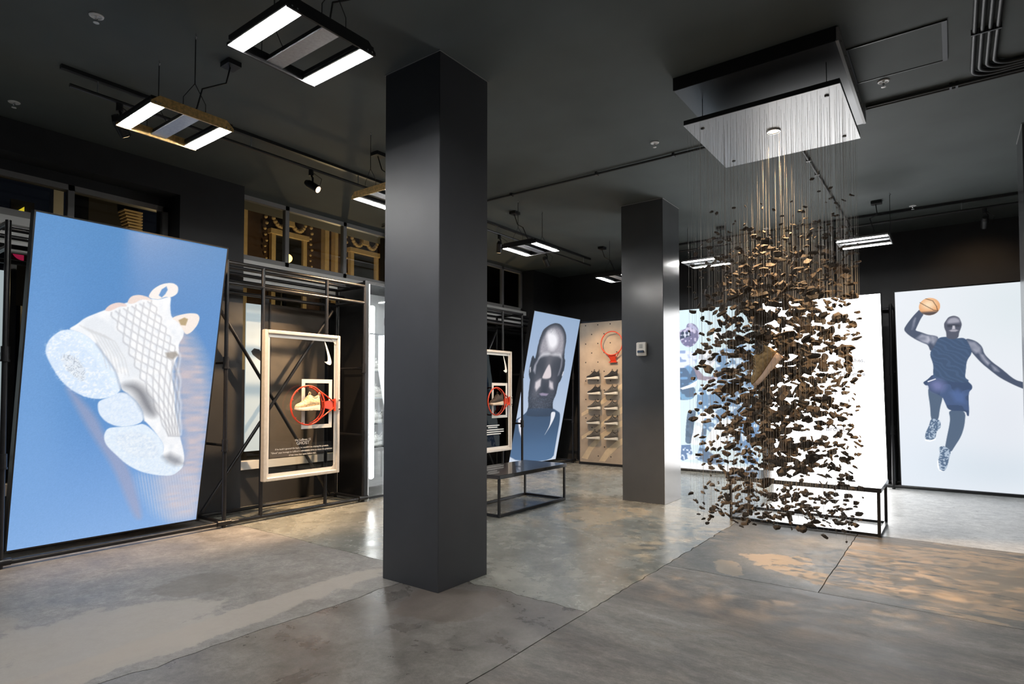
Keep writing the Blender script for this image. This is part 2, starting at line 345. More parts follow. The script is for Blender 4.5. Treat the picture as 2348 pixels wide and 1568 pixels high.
  'jersey':[(0.099,0.751),(0.225,0.756),(0.345,0.745),(0.385,0.712),(0.362,0.663),(0.271,0.66),(0.222,0.644),(0.083,0.65)],
  'pants':[(0.06,0.514),(0.156,0.523),(0.327,0.531),(0.335,0.48),(0.284,0.447),(0.143,0.442),(0.05,0.454)],
  'torso':[(0.084,0.658),(0.272,0.664),(0.351,0.634),(0.373,0.584),(0.355,0.564),(0.265,0.527),(0.06,0.514)],
  'belt':[(0.155,0.518),(0.267,0.539),(0.363,0.568),(0.342,0.53),(0.185,0.51)],
  'leg':[(0.224,0.379),(0.319,0.38),(0.308,0.342),(0.273,0.268),(0.251,0.2),(0.227,0.161),(0.163,0.165),(0.171,0.211),(0.188,0.283)],
  'shoe':[(0.113,0.151),(0.221,0.157),(0.236,0.102),(0.189,0.068),(0.115,0.049),(0.086,0.058)],
  'calf':[(0.356,0.356),(0.416,0.341),(0.387,0.299),(0.352,0.216),(0.32,0.157),(0.227,0.157),(0.239,0.2),(0.27,0.246),(0.299,0.285),(0.312,0.33)],
  'shoe2':[(0.179,0.078),(0.234,0.089),(0.323,0.105),(0.345,0.093),(0.271,0.065),(0.181,0.055)],
  'helm2':[(0.392,0.707),(0.434,0.743),(0.503,0.762),(0.566,0.74),(0.59,0.704),(0.562,0.66),(0.505,0.624),(0.433,0.637),(0.394,0.67)],
  'cap':[(0.581,0.848),(0.639,0.854),(0.709,0.847),(0.718,0.812),(0.675,0.805),(0.583,0.812)],
  'mass':[(0.566,0.74),(0.881,0.784),(1.032,0.753),(1.027,0.598),(0.951,0.362),(0.936,0.12),(0.779,0.093),(0.591,0.191),(0.394,0.271),(0.318,0.375),(0.364,0.522),(0.514,0.579),(0.595,0.643)],
  'arm':[(0.324,0.655),(0.374,0.638),(0.442,0.592),(0.601,0.582),(0.54,0.558),(0.371,0.572)],
  'white1':[(0.432,0.224),(0.507,0.279),(0.579,0.318),(0.689,0.329),(0.775,0.294),(0.797,0.257),(0.687,0.23),(0.625,0.172),(0.555,0.145),(0.452,0.129),(0.374,0.139)],
  'white2':[(0.485,0.385),(0.555,0.357),(0.507,0.331),(0.311,0.329),(0.362,0.359)],
  'leg2':[(0.381,0.299),(0.43,0.287),(0.407,0.204),(0.374,0.139),(0.503,0.093),(0.611,0.071),(0.55,0.027),(0.495,0.032),(0.327,0.054),(0.271,0.065),(0.331,0.157)],
  'legr':[(0.758,0.367),(0.992,0.369),(0.989,0.219),(0.959,0.054),(0.823,0.048),(0.778,0.109),(0.82,0.233)],
 },
}

# ---------------------------------------------------------------- setting: floor of cast slabs
CZ = 3.90
def wob(a, b, n, amp, seed, fixed_ends=True):
    r = random.Random(seed); out = []
    for i in range(n + 1):
        t = i / n; k = amp * math.sin(PI * t) ** .3 if 0 < t < 1 else 0
        d = r.uniform(-1, 1) * k
        x = a[0] + (b[0]-a[0])*t; y = a[1] + (b[1]-a[1])*t
        if abs(b[0]-a[0]) > abs(b[1]-a[1]): y += d
        else: x += d
        out.append((x, y))
    return out
XL, XM, XJ, XK, XR = -7.6, -3.35, -1.93, -.80, 4.3
YF, YA, YB, YC, YE = -2.6, 3.42, 4.72, 6.92, 11.3
e = {}
e['crack'] = wob((XM, YF), (XM, YA), 60, .028, 3)
e['ya1'] = wob((XL, YA), (XM, YA), 30, .008, 4)
e['ya2'] = wob((XM, YA), (XJ, YA), 18, .02, 5)
e['xj1'] = wob((XJ, YF), (XJ, YA), 30, .006, 6)
e['xj2'] = wob((XJ, YA), (XJ, YB), 20, .010, 7)
e['xj3'] = wob((XJ, YB), (XJ, YC), 24, .012, 8)
e['xj4'] = wob((XJ, YC), (XJ, YE), 20, .006, 9)
e['yb1'] = wob((XJ, YB), (XK, YB), 16, .006, 10)
e['yb2'] = wob((XK, YB), (XR, YB), 30, .010, 11)
e['xk'] = wob((XK, YB), (XK, YC), 20, .005, 12)
e['yc1'] = wob((XJ, YC), (XK, YC), 12, .006, 13)
e['yc2'] = wob((XK, YC), (XR, YC), 26, .014, 14)
rv = lambda k: e[k][::-1]
slabs = [
 ('S1', [(XL, YF)] + e['crack'] + rv('ya1')[1:]),
 ('S2', e['ya1'] + e['ya2'][1:] + e['xj2'][1:] + e['xj3'][1:] + e['xj4'][1:] + [(XL, YE)]),
 ('S3', [(XM, YF)] + e['xj1'] + rv('ya2')[1:] + rv('crack')[1:-1]),
 ('S4', [(XR, YF), (XR, YB)] + rv('yb2')[1:] + rv('yb1')[1:] + rv('xj2')[1:] + rv('xj1')[1:]),
 ('S5', e['yb1'] + e['xk'][1:] + rv('yc1')[1:] + rv('xj3')[1:-1]),
 ('S6', e['yb2'] + [(XR, YC)] + rv('yc2')[1:] + rv('xk')[1:-1]),
 ('S7', e['yc1'] + e['yc2'][1:] + [(XR, YE)] + rv('xj4')[:-1]),
]
def inset(poly, d):
    out = []; n = len(poly); area = sum(poly[i][0]*poly[(i+1)%n][1]-poly[(i+1)%n][0]*poly[i][1] for i in range(n))
    sg = 1 if area > 0 else -1
    for i in range(n):
        a, b, c = poly[i-1], poly[i], poly[(i+1) % n]
        t = Vector((c[0]-a[0], c[1]-a[1]))
        if t.length < 1e-6: out.append(b); continue
        t.normalize(); out.append((b[0] - t.y*d*sg, b[1] + t.x*d*sg))
    return out if sg > 0 else out[::-1]
BE = (.60, .50, .42)
FM = {
 'S1': floor_mat('rough cast concrete', (.27,.255,.24), (.36,.34,.315), (.19,.178,.168), (.27,.235,.20), .42, .62, 1, .5, .35,
      [(-4.02, 1.42, .46, .62, -.1, (.38,.35,.315), .8, .75, .12), (-3.60, 1.3, .15, 2.1, .06, (.38,.34,.30), .8, .8, .12), (-4.75, .75, .30, .40, .4, (.36,.325,.29), .6, .8, .1), (-4.5, 2.15, .22, .30, .2, (.17,.155,.14), .6, 1.0, .1)]),
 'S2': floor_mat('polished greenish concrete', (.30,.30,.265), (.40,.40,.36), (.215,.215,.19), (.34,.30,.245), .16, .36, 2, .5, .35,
      [(-3.25, 6.15, .42, .40, .3, (.50,.41,.29), .7, 2.4, .0), (-4.2, 4.3, .35, .45, .3, (.40,.35,.26), .5, 2.0, .0)]),  # first patch: warm lamp dapples painted into the slab colour
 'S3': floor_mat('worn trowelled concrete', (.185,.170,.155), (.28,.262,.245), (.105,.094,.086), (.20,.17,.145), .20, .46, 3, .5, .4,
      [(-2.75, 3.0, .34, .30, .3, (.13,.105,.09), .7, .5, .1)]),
 'S4': floor_mat('brown stained concrete', (.165,.147,.132), (.32,.30,.278), (.075,.070,.066), (.185,.146,.115), .50, .68, 4, .75, .5, (), (.7, 1.5, 1)),
 'S5': floor_mat('grey patched concrete with painted dapples', (.17,.165,.155), (.24,.235,.225), (.115,.115,.11), (.24,.20,.16), .50, .68, 5, .5, .25,
      [(-1.22, 5.42, .26, .17, .5, (.42,.335,.245), .75, 1.6, .1), (-1.0, 5.15, .24, .12, -.3, (.42,.335,.245), .75, 1.6, .1), (-1.5, 4.95, .10, .25, .3, (.45,.36,.26), .6, 1.5, .1)]),  # beige patches: downlight falling between the shards, painted into the colour
 'S6': floor_mat('grey concrete with painted tan dapples', (.195,.18,.162), (.28,.26,.235), (.085,.088,.090), (.46,.345,.235), .52, .70, 6, .5, .95, ((.25, 5.9, 1.0, .85, .2, (.44,.335,.235), .6, 2.6, .05),), (.55, 2.4, 1)),  # tan mottle and patch: spotlight dapples painted into the slab colour
 'S7': floor_mat('pale polished concrete', (.56,.56,.55), (.66,.66,.65), (.46,.46,.45), (.56,.54,.51), .26, .46, 7, .5, .2),
}
fl = MB().box((XL, YF, -.12), (XR, YE, -.022)).build('floor', mat('dark joint filler', (.035, .032, .030), .8))
tag(fl, 'worn patchwork floor of cast concrete slabs', kind='structure')
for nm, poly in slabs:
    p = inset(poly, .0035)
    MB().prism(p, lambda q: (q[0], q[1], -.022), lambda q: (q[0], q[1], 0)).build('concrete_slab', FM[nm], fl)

# ---------------------------------------------------------------- setting: ceiling, walls, columns
cl = MB().box((XL - .1, YF, CZ), (XR, YE, CZ + .12)).build('ceiling', M['ceil']); tag(cl, 'dark grey painted ceiling', kind='structure')
WX = -6.84     # face of the window wall
wl = MB()
wl.box((-7.42, YF, 0), (WX, -.9, CZ))                      # pier behind the camera
wl.box((-7.42, -.9, 3.60), (WX, 3.06, CZ))                 # over the first window
wl.box((-7.42, 3.06, 0), (WX, 3.80, CZ))                   # pier
wl.box((-7.42, 6.42, 0), (WX, 6.95, CZ))                   # pier behind the near column
wl.box((-7.42, 9.95, 0), (WX, YE, CZ))                     # far pier
wl = wl.build('wall_left', M['wall']); tag(wl, 'charcoal street wall with deep window openings', kind='structure')
wb = MB().box((XL, YE - .35, 0), (XR, YE - .2, CZ)).build('wall_back', M['wall']); tag(wb, 'charcoal painted back wall', kind='structure')
wr = MB().box((XR - .12, YF, 0), (XR, YE - .35, CZ)).build('wall_right', M['wall']); tag(wr, 'charcoal side wall', kind='structure')
wf = MB().box((-6.84, YF, 0), (XR - .12, YF + .12, CZ)).build('wall_front', M['wall']); tag(wf, 'charcoal wall behind the camera', kind='structure')
for (x0, x1, y0, y1, lb) in ((-3.53, -2.95, 3.10, 3.65, 'large charcoal square column nearest the camera'),
                             (-3.53, -2.95, 7.20, 7.76, 'grey square column carrying the alarm unit'),
                             (.545, 1.125, 7.17, 7.73, 'square column cut off beside the athlete picture')):
    b = MB().bbox((x0, y0, -.002), (x1, y1, CZ + .002), .004)
    o = b.build('column', M['column'] if y0 < 4 else M['column2']); tag(o, lb, kind='structure')
    tr = MB()
    for (a, c) in (((x0-.004, y0-.004), (x1+.004, y0+.001)), ((x0-.004, y1-.001), (x1+.004, y1+.004)), ((x0-.004, y0), (x0+.001, y1)), ((x1-.001, y0), (x1+.004, y1))):
        tr.box((a[0], a[1], CZ - .008), (c[0], c[1], CZ - .001))
    tr.build('corner_bead', M['grey'], o)

# ---------------------------------------------------------------- windows in the street wall
def window(name, label, X, Y0, Y1, z0, z1, mull, t=.055, d=.07):
    w = thing(name, label, None, (X, (Y0+Y1)/2, z0)); w['kind'] = 'structure'
    for (a, b) in (((X-d, Y0, z1-t), (X, Y1, z1)), ((X-d, Y0, z0), (X, Y1, z0+t*1.5)), ((X-d, Y0, z0), (X, Y0+t, z1)), ((X-d, Y1-t, z0), (X, Y1, z1))):
        MB().box(a, b).build('window_frame', M['grey'], w)
    ys = [Y0+t] + sum([[y-t/2, y+t/2] for y in mull], []) + [Y1-t]
    for y in mull: MB().box((X-d, y-t/2, z0), (X, y+t/2, z1)).build('mullion', M['grey'], w)
    for k in range(0, len(ys), 2):
        MB().box((X-d*.6, ys[k], z0+t*1.5), (X-d*.6+.008, ys[k+1], z1-t)).build('pane', M['glass'], w)
    return w
window('window_1', 'upper street window above the blue sneaker picture', -7.10, -.9, 3.05, 3.06, 3.50, [.5, 2.13])
window('window_2', 'three pane upper window facing the ornate facade', -7.12, 3.80, 6.42, 3.06, CZ, [4.56, 5.50])
window('window_3', 'far upper window behind the second backboard', -7.12, 6.95, 9.95, 3.06, CZ, [7.75, 8.55, 9.3])
sf = MB().box((-7.40, -.9, 3.50), (-7.10, 3.06, 3.60)).build('trim_1', M['wall']); tag(sf, 'dark header board over the near window', kind='structure')
n = 2
for (y0, y1, pos) in ((-.9, 3.06, 'behind the sneaker picture'), (3.80, 6.42, 'behind the first backboard'), (6.95, 9.95, 'behind the second backboard')):
    b = MB().box((-7.22, y0, 2.985), (-7.02, y1, 3.06)).box((-7.20, y0, 2.74), (-7.09, y1, 2.985)).box((-7.21, y0, 2.84), (-7.075, y1, 2.86))
    o = b.build('trim_%d' % n, M['fascia']); n += 1; tag(o, 'pale grey fascia band ' + pos, kind='structure')
    o = MB().box((-7.24, y0, .46), (-7.04, y1, .56)).build('trim_%d' % n, M['fascia']); n += 1; tag(o, 'pale low sill ledge ' + pos, kind='structure')
    o = MB().box((-7.22, y0, 0), (-7.10, y1, .46)).build('wall_left_plinth', M['wall']); tag(o, 'dark low plinth wall ' + pos, kind='structure')
# lower shop windows: glass with boards standing in them
wn = 4
for (y0, y1, ms, pos) in ((-.9, 3.06, (1.2,), 'behind the sneaker picture'), (3.80, 6.42, (5.15,), 'behind the first backboard'), (6.95, 9.95, (8.5,), 'behind the second backboard')):
    w = thing('window_%d' % wn, 'tall shop window ' + pos, None, (-7.16, (y0+y1)/2, .56)); w['kind'] = 'structure'; wn += 1
    MB().box((-7.165, y0, .56), (-7.155, y1, 2.74)).build('pane', M['darkglass'], w)
    for m_ in ms: MB().box((-7.19, m_-.03, .56), (-7.13, m_+.03, 2.74)).build('mullion', M['black'], w)

# ---------------------------------------------------------------- backlit pictures
class Paint:
    def __init__(s, w, h, nx, ny, bg):
        s.w, s.h, s.nx, s.ny = w, h, nx, ny
        s.U, s.V = np.meshgrid(np.linspace(0, w, nx), np.linspace(0, h, ny))
        s.C = np.zeros((ny, nx, 3)); s.C[:] = bg
        s.rng = np.random.default_rng(5)
    def noise(s, sx, sy, seed):
        r = np.random.default_rng(seed); gx, gy = int(s.w*sx)+3, int(s.h*sy)+3; g = r.random((gy, gx))
        x = s.U*sx; y = s.V*sy; i = x.astype(int); j = y.astype(int); fx = x-i; fy = y-j; fx = fx*fx*(3-2*fx); fy = fy*fy*(3-2*fy)
        return (g[j,i]*(1-fx)+g[j,i+1]*fx)*(1-fy) + (g[j+1,i]*(1-fx)+g[j+1,i+1]*fx)*fy
    def mask(s, poly, soft=.006):
        P = np.array(poly, float) * [s.w, s.h]; m = max(soft, .002)
        if len(P) > 6:                      # round the traced outline
            for _ in range(2):
                Q = np.roll(P, -1, 0); P = np.stack([P*.78+Q*.22, P*.22+Q*.78], 1).reshape(-1, 2)
        out = np.zeros_like(s.U)
        j0, j1 = np.searchsorted(s.V[:,0], [P[:,1].min()-m, P[:,1].max()+m]); i0, i1 = np.searchsorted(s.U[0], [P[:,0].min()-m, P[:,0].max()+m])
        if j1 <= j0 or i1 <= i0: return out
        u = s.U[j0:j1, i0:i1]; v = s.V[j0:j1, i0:i1]; ins = np.zeros(u.shape, bool); dd = np.full(u.shape, 9.)
        for k in range(len(P)):
            (ax, ay), (bx, by) = P[k-1], P[k]
            ins ^= ((ay > v) != (by > v)) & (u < (bx-ax)*(v-ay)/((by-ay) or 1e-9)+ax)
            ex, ey = bx-ax, by-ay; t = np.clip(((u-ax)*ex+(v-ay)*ey)/(ex*ex+ey*ey+1e-12), 0, 1)
            dd = np.minimum(dd, np.hypot(u-ax-t*ex, v-ay-t*ey))
        out[j0:j1, i0:i1] = np.clip(.5+np.where(ins, dd, -dd)/soft, 0, 1)
        return out
    def blend(s, m, c, a=1.):
        s.C = s.C*(1-(m*a)[..., None]) + np.array(c, float)*(m*a)[..., None]
    def poly(s, p, c, soft=.006, a=1.): s.blend(s.mask(p, soft), c, a)
    def blob(s, u, v, ru, rv, c, a=1.): s.blend(np.exp(-((s.U/s.w-u)/ru)**2-((s.V/s.h-v)/rv)**2), c, a)
    def line(s, pts, wd, c, a=1., soft=.004):
        P = np.array(pts, float)*[s.w, s.h]; dd = np.full(s.U.shape, 9.)
        for (ax, ay), (bx, by) in zip(P[:-1], P[1:]):
            ex, ey = bx-ax, by-ay; t = np.clip(((s.U-ax)*ex+(s.V-ay)*ey)/(ex*ex+ey*ey+1e-12), 0, 1)
            dd = np.minimum(dd, np.hypot(s.U-ax-t*ex, s.V-ay-t*ey))
        s.blend(np.clip(.5+(wd/2-dd)/soft, 0, 1), c, a)
    def linear(s):
        c = np.clip(s.C/255., 0, 1); return np.where(c <= .04045, c/12.92, ((c+.055)/1.055)**2.4)

def pic_sneaker():
    p = Paint(1.5, 2.712, 250, 450, (96,150,208)); D = POSTER['A']; v = p.V/p.h; u = p.U/p.w
    base = np.stack([82+60*(1-v)**2+14*(v-.5), 136+46*(1-v)**2+12*(v-.5), 194+38*(1-v)**1.5+8*(v-.5)], -1); p.C = base
    p.blob(.42, .50, .45, .16, (84,138,196), .55); p.blob(.05, .42, .18, .5, (128,172,224), .5); p.blob(.9, .98, .5, .05, (84,138,192), .5)
    st = p.noise(8, 40, 2)
    p.blend(p.mask(D['beam_r'], .16)*(.55+.45*st), (216,196,196), .9); p.blend(p.mask(D['beam_l'], .05), (170,165,190), .6)
    p.blend(p.mask(D['beam_b'], .09)*(.6+.4*np.sin(p.U*260+p.V*60)), (202,208,226), .6)
    fine = .5*p.noise(110, 110, 7)+.5*p.noise(55, 55, 17); med = p.noise(22, 22, 8)
    def tex(name, c0, c1, soft=.008, n=fine):
        m = p.mask(D[name], soft); c = np.array(c0)*(1-n[...,None])+np.array(c1)*n[...,None]; p.C = p.C*(1-m[...,None])+c*m[...,None]
    tex('pod3', (214,230,248), (240,248,255)); tex('pod3in', (204,220,240), (246,251,255), .03)
    tex('pod2', (212,228,248), (238,246,255)); tex('sole1', (206,226,250), (236,245,255))
    p.poly(D['sole1rim'], (226,240,255), .02); p.poly(D['tread'], (226,234,244), .02)
    m = p.mask(D['tread'], .02); p.blend(m*(np.sin(p.U*330+6*med*6) > .55)*(med > .35), (150,160,176), .6)
    p.blend(p.mask(D['sole1'], .05)*(fine > .62), (252,254,255), .5)
    tex('upper', (236,240,246), (254,254,255), .008, med); p.poly(D['fold'], (232,236,242), .03, .7)
    p.poly(D['tab2'], (248,236,228)); p.poly(D['tab2h'], (186,164,128), .01); p.poly(D['tab1'], (248,240,236)); p.poly(D['tab1h'], (98,150,206), .008)
    p.poly(D['lace1'], (238,216,210)); p.poly(D['lace2'], (240,222,214))
    # knit wave rows over the upper
    q = np.array(D['quad']); up = p.mask(D['upper'], .006)
    a0, b0, a1, b1 = q[0], q[1], q[4], q[2]      # fish-scale knit: neighbouring wavy ribs in antiphase
    for i in range(11):
        pts = []
        a2, b2 = np.array(D['quad2'][0]), np.array(D['quad2'][1])
        for j in range(97):
            t_ = j/96; s_ = (i+.5)/11 + (.034 if i % 2 else -.034)*math.sin(2*PI*9*t_)
            k = t_/.62
            if k <= 1: pts.append((a0*(1-s_)+b0*s_)*(1-k) + (a1*(1-s_)+b1*s_)*k)
            else:
                k = (k-1)/.613; pts.append((a1*(1-s_)+b1*s_)*(1-k) + (a2*(1-s_)+b2*s_)*k)
        p.line([(x_+.007, y_+.006) for x_, y_ in pts[::2]], .016, (255,255,255), .5, .022)
        p.line(pts[::2], .007, (158,158,166), .62, .014)
    for k in range(7):
        f0 = np.array(D['fold'][0])+np.array([.02*k, -.004*k]); p.line([f0, f0+[.06,-.02], f0+[.12,-.075], f0+[.15,-.13]], .006, (196,196,198), .5, .01)
    p.poly(D['crev'], (128,130,138), .08, .9); p.poly(D['crev2'], (136,140,150), .06, .8); p.poly(D['collar'], (158,150,142), .02, .8)
    p.line([D['sole1'][13], D['sole1'][15], D['sole1'][17]], .012, (150,160,180), .6, .02)
    p.line(D['pod2'][3:8], .01, (160,176,200), .6, .02)
    p.C += (p.rng.random(p.U.shape)-.5)[..., None]*7
    return p
def pic_face():
    p = Paint(1.52, 2.687, 110, 260, (160,184,212)); D = POSTER['F']; v = p.V/p.h
    p.C = np.stack([150+58*(1-v)**1.3, 174+44*(1-v)**1.3, 204+28*(1-v)], -1)
    n = p.noise(50, 50, 3); dk = (46,56,70)
    p.poly(D['body'], (70,98,132), .01); p.blend(p.mask(D['body'], .02)*np.clip(.25-v, 0, .25)*4, (98,132,172), .5)
    p.poly(D['head'], dk, .008)
    hm = p.mask(D['head'], .02)
    for (bu, bv, ru_, rv_, cc, aa) in ((.30,.52,.10,.10,(112,112,124),.8), (.62,.54,.10,.10,(98,98,112),.7), (.50,.80,.22,.10,(140,138,148),.8), (.47,.64,.07,.08,(120,118,128),.7), (.45,.40,.16,.05,(76,82,96),.8)):
        p.blend(hm*np.exp(-((p.U/p.w-bu)/ru_)**2-((v-bv)/rv_)**2), cc, aa)
    p.blend(p.mask(D['body'], .02)*np.clip((v-.12)*4, 0, 1), (58,78,104), .8)
    m = p.mask(D['fore'], .09); p.blend(m*(.75+.25*n), (168,166,176)); p.poly(D['core'], (246,246,252), .12, .95)
    p.blend(m*(n > .66)*np.clip((v-.86)*14, 0, 1), (60,70,86), .6)
    for k in ('brow1', 'brow2'): p.poly(D[k], (226,226,232), .06, .8)
    p.poly(D['temple'], (186,186,198), .05, .8); p.poly(D['temple2'], (170,168,182), .05, .7)
    p.poly(D['nose'], (220,210,214), .03); p.poly(D['cheek1'], (212,206,212), .05); p.poly(D['cheek2'], (204,198,206), .05)
    p.poly(D['lips'], (150,140,166), .02); p.poly(D['strapl'], (226,226,236), .02); p.poly(D['strapr'], (232,234,242), .015)
    p.poly(D['earl'], (214,214,222), .01); p.poly(D['earr'], (220,220,228), .01)
    p.blend(p.mask(D['beard'], .08)*(p.rng.random(p.U.shape) > .8), (126,138,158), .4)
    return p
def pic_athlete():
    p = Paint(1.5, 2.752, 240, 440, (230,234,240)); D = POSTER['K']; v = p.V/p.h; u = p.U/p.w
    p.blob(.1, .1, .6, .3, (224,232,242), .8); p.blob(.75, .12, .5, .12, (206,218,228), .7); p.blob(.75, .35, .25, .2, (222,226,234), .6); p.blob(.95, .9, .5, .2, (216,226,230), .7)
    n = p.noise(40, 40, 3); med = p.noise(9, 14, 4)
    skin = (74,84,106); lit = (196,196,210)
    for k in ('armr', 'arml', 'legr', 'legl'): p.poly(D[k], skin if k[0] == 'a' else (84,102,126), .006)
    for k in ('armrh', 'armlh', 'armlh2', 'armlh3', 'shoul', 'armrl'): p.blend(p.mask(D[k], .035)*(.5+.6*p.noise(16, 20, 9)), lit, .85)
    p.poly(D['shorts'], (62,80,112)); p.blend(p.mask(D['shorts'], .006)*(med > .55), (84,106,150), .5)
    p.poly(D['torso'], (66,86,116)); p.blend(p.mask(D['torso'], .006)*(np.sin((p.U*.8+p.V)*90+8*med) > .4), (84,108,142), .35)
    p.poly(D['thighh'], (84,108,158), .06, .8)
    p.poly(D['knee'], (112,120,166), .10); p.poly(D['band'], (240,240,246))
    p.poly(D['head'], (84,88,104)); p.poly(D['headh'], (168,168,182), .03, .9); p.poly(D['eyes'], (46,52,64), .025, .6); p.poly(D['nose'], (196,194,204), .01); p.poly(D['cheek'], (170,168,180), .012)
    for k in ('shoer', 'shoel'):
        m = p.mask(D[k], .006); p.blend(m, (88,110,138)); p.blend(m*(p.noise(70, 70, 6) > .55), (206,220,236), .7)
    p.poly(D['soler'], (248,250,252)); p.poly(D['solel'], (248,250,252))
    (bu, bv), (ru, rv) = D['ball'][0], D['ballr'][0]; R = (ru-bu)*p.w; d = np.hypot(p.U-bu*p.w, p.V-bv*p.h)
    m = np.clip(.5+(R-d)/.006, 0, 1); p.blend(m, (226,158,104)); p.blend(m*np.exp(-((p.U-bu*p.w+.01)/.09)**2-((p.V-bv*p.h-.03)/.08)**2), (250,228,196), .9)
    p.blend(m*np.clip((bv*p.h-p.V-R*.45)/.03, 0, 1), (60,58,66), .85)
    p.line(D['seam1'], .007, (70,50,40)); p.line(D['seam2'], .007, (70,50,40))
    return p
def pic_players():
    p = Paint(1.5, 2.752, 150, 300, (206,224,232)); D = POSTER['P']; v = p.V/p.h
    p.C = np.stack([214-8*v, 230-4*v, 236-2*v], -1)
    n = p.noise(14, 20, 3); f = p.noise(30, 30, 5)
    def two(k, a, b, t=.5, nz=n):
        m = p.mask(D[k], .008); p.blend(m, a); p.blend(m*np.clip((nz-t)*8, 0, 1), b)
    two('mass', (116,150,184), (214,232,248), .55); two('leg2', (98,120,146), (150,180,210)); two('legr', (112,152,196), (220,236,250), .5)
    two('torso', (92,116,146), (120,160,200)); two('jersey', (222,228,246), (150,170,206), .6); two('pants', (98,120,146), (128,168,200)); p.poly(D['belt'], (244,246,250))
    two('arm', (150,140,156), (224,220,230)); two('helm', (118,116,150), (196,190,214), .55, f); p.poly(D['helmh'], (176,176,206), .02); two('mask', (60,72,96), (206,210,226), .6, f)
    two('leg', (92,110,130), (104,124,146)); two('calf', (238,242,246), (214,222,226), .6); two('shoe', (110,134,170), (214,226,244), .55, f); two('shoe2', (232,238,246), (140,160,184), .6)
    two('helm2', (196,200,208), (244,246,250)); two('cap', (214,228,242), (255,255,255), .45); p.poly(D['white1'], (244,247,250), .01); p.poly(D['white2'], (250,252,253))
    p.blend(np.clip((.045-v)*60, 0, 1), (250,252,253))
    return p
def pic_plain():
    p = Paint(1.54, 2.752, 6, 10, (255,255,255)); return p

def lightbox(name, label, o, a, b, n, paint, strength, thick=.085):
    """o: lower left corner of the picture, a: width vector, b: height vector (leaning), n: unit normal to the room"""
    o, a, b, n = map(Vector, (o, a, b, n)); wa, hb = a.length, b.length; ah, bh = a.normalized(), b.normalized()
    t = thing(name, label, 'lightbox', o + a*.5, 'leaning lightboxes')
    f = lambda u, v, d: o + ah*u + bh*v + n*d
    cs = MB(); e_ = .012
    ring0 = [(-e_, -e_), (wa+e_, -e_), (wa+e_, hb+e_), (-e_, hb+e_)]
    cs.prism(ring0, lambda q: f(q[0], q[1], -thick), lambda q: f(q[0], q[1], -.003)); cs.build('case', M['case'], t)
    for (p, q) in (((-e_, -e_), (wa+e_, 0)), ((-e_, hb), (wa+e_, hb+e_)), ((-e_, 0), (0, hb)), ((wa, 0), (wa+e_, hb))):
        MB().prism([p, (q[0], p[1]), q, (p[0], q[1])], lambda r: f(r[0], r[1], -.004), lambda r: f(r[0], r[1], .005)).build('edge_strip', M['case'], t)
    P = paint(); nx, ny = P.nx, P.ny; off = t.location
    A = np.array(ah)[None,None]; B = np.array(bh)[None,None]
    co = np.array(o - off)[None,None] + A*P.U[...,None]*(wa/P.w) + B*P.V[...,None]*(hb/P.h) + np.array(n)[None,None]*.001
    me = bpy.data.meshes.new('picture'); idx = np.arange(nx*ny).reshape(ny, nx)
    q = np.stack([idx[:-1,:-1], idx[:-1,1:], idx[1:,1:], idx[1:,:-1]], -1).reshape(-1, 4)
    me.vertices.add(nx*ny); me.vertices.foreach_set('co', co.reshape(-1).astype(np.float32))
    me.loops.add(q.size); me.loops.foreach_set('vertex_index', q.reshape(-1).astype(np.int32))
    me.polygons.add(len(q)); me.polygons.foreach_set('loop_start', np.arange(0, q.size, 4, dtype=np.int32))
    me.update(calc_edges=True)
    at = me.color_attributes.new('print', 'FLOAT_COLOR', 'POINT')
    c = np.ones((nx*ny, 4), np.float32); c[:, :3] = P.linear().reshape(-1, 3); at.data.foreach_set('color', c.reshape(-1))
    me.materials.append(print_mat(name + ' print', strength))
    po = bpy.data.objects.new('picture', me); COL.objects.link(po); po.parent = t
    return t
nl = Vector((2.66, 0, -.53)).normalized(); nb = Vector((0, -2.69, -.58)).normalized()
lightbox('lightbox', 'huge leaning lightbox with a white sneaker on blue', (-6.44, 1.530, .080), (0, 1.564, 0), (.556, 0, 2.785), nl, pic_sneaker, 1.0)
lightbox('lightbox', 'leaning lightbox with a close portrait beside the far bench', (-6.51, 8.655, .065), (0, 1.60, 0), (.582, 0, 2.785), nl, pic_face, 1.0)
lightbox('lightbox', 'lightbox picture of helmeted players behind the hanging shards', (-4.12, 10.506, .05), (1.545, 0, 0), (0, -.597, 2.77), nb, pic_players, 1.25)
LW = lightbox('lightbox', 'blank bright white lightbox with faint verse lettering', (-2.41, 10.506, .05), (1.586, 0, 0), (0, -.597, 2.77), nb, pic_plain, 7.5)
lightbox('lightbox', 'lightbox picture of a leaping athlete holding up a ball', (-.649, 10.506, .05), (1.545, 0, 0), (0, -.597, 2.77), nb, pic_athlete, 1.05)

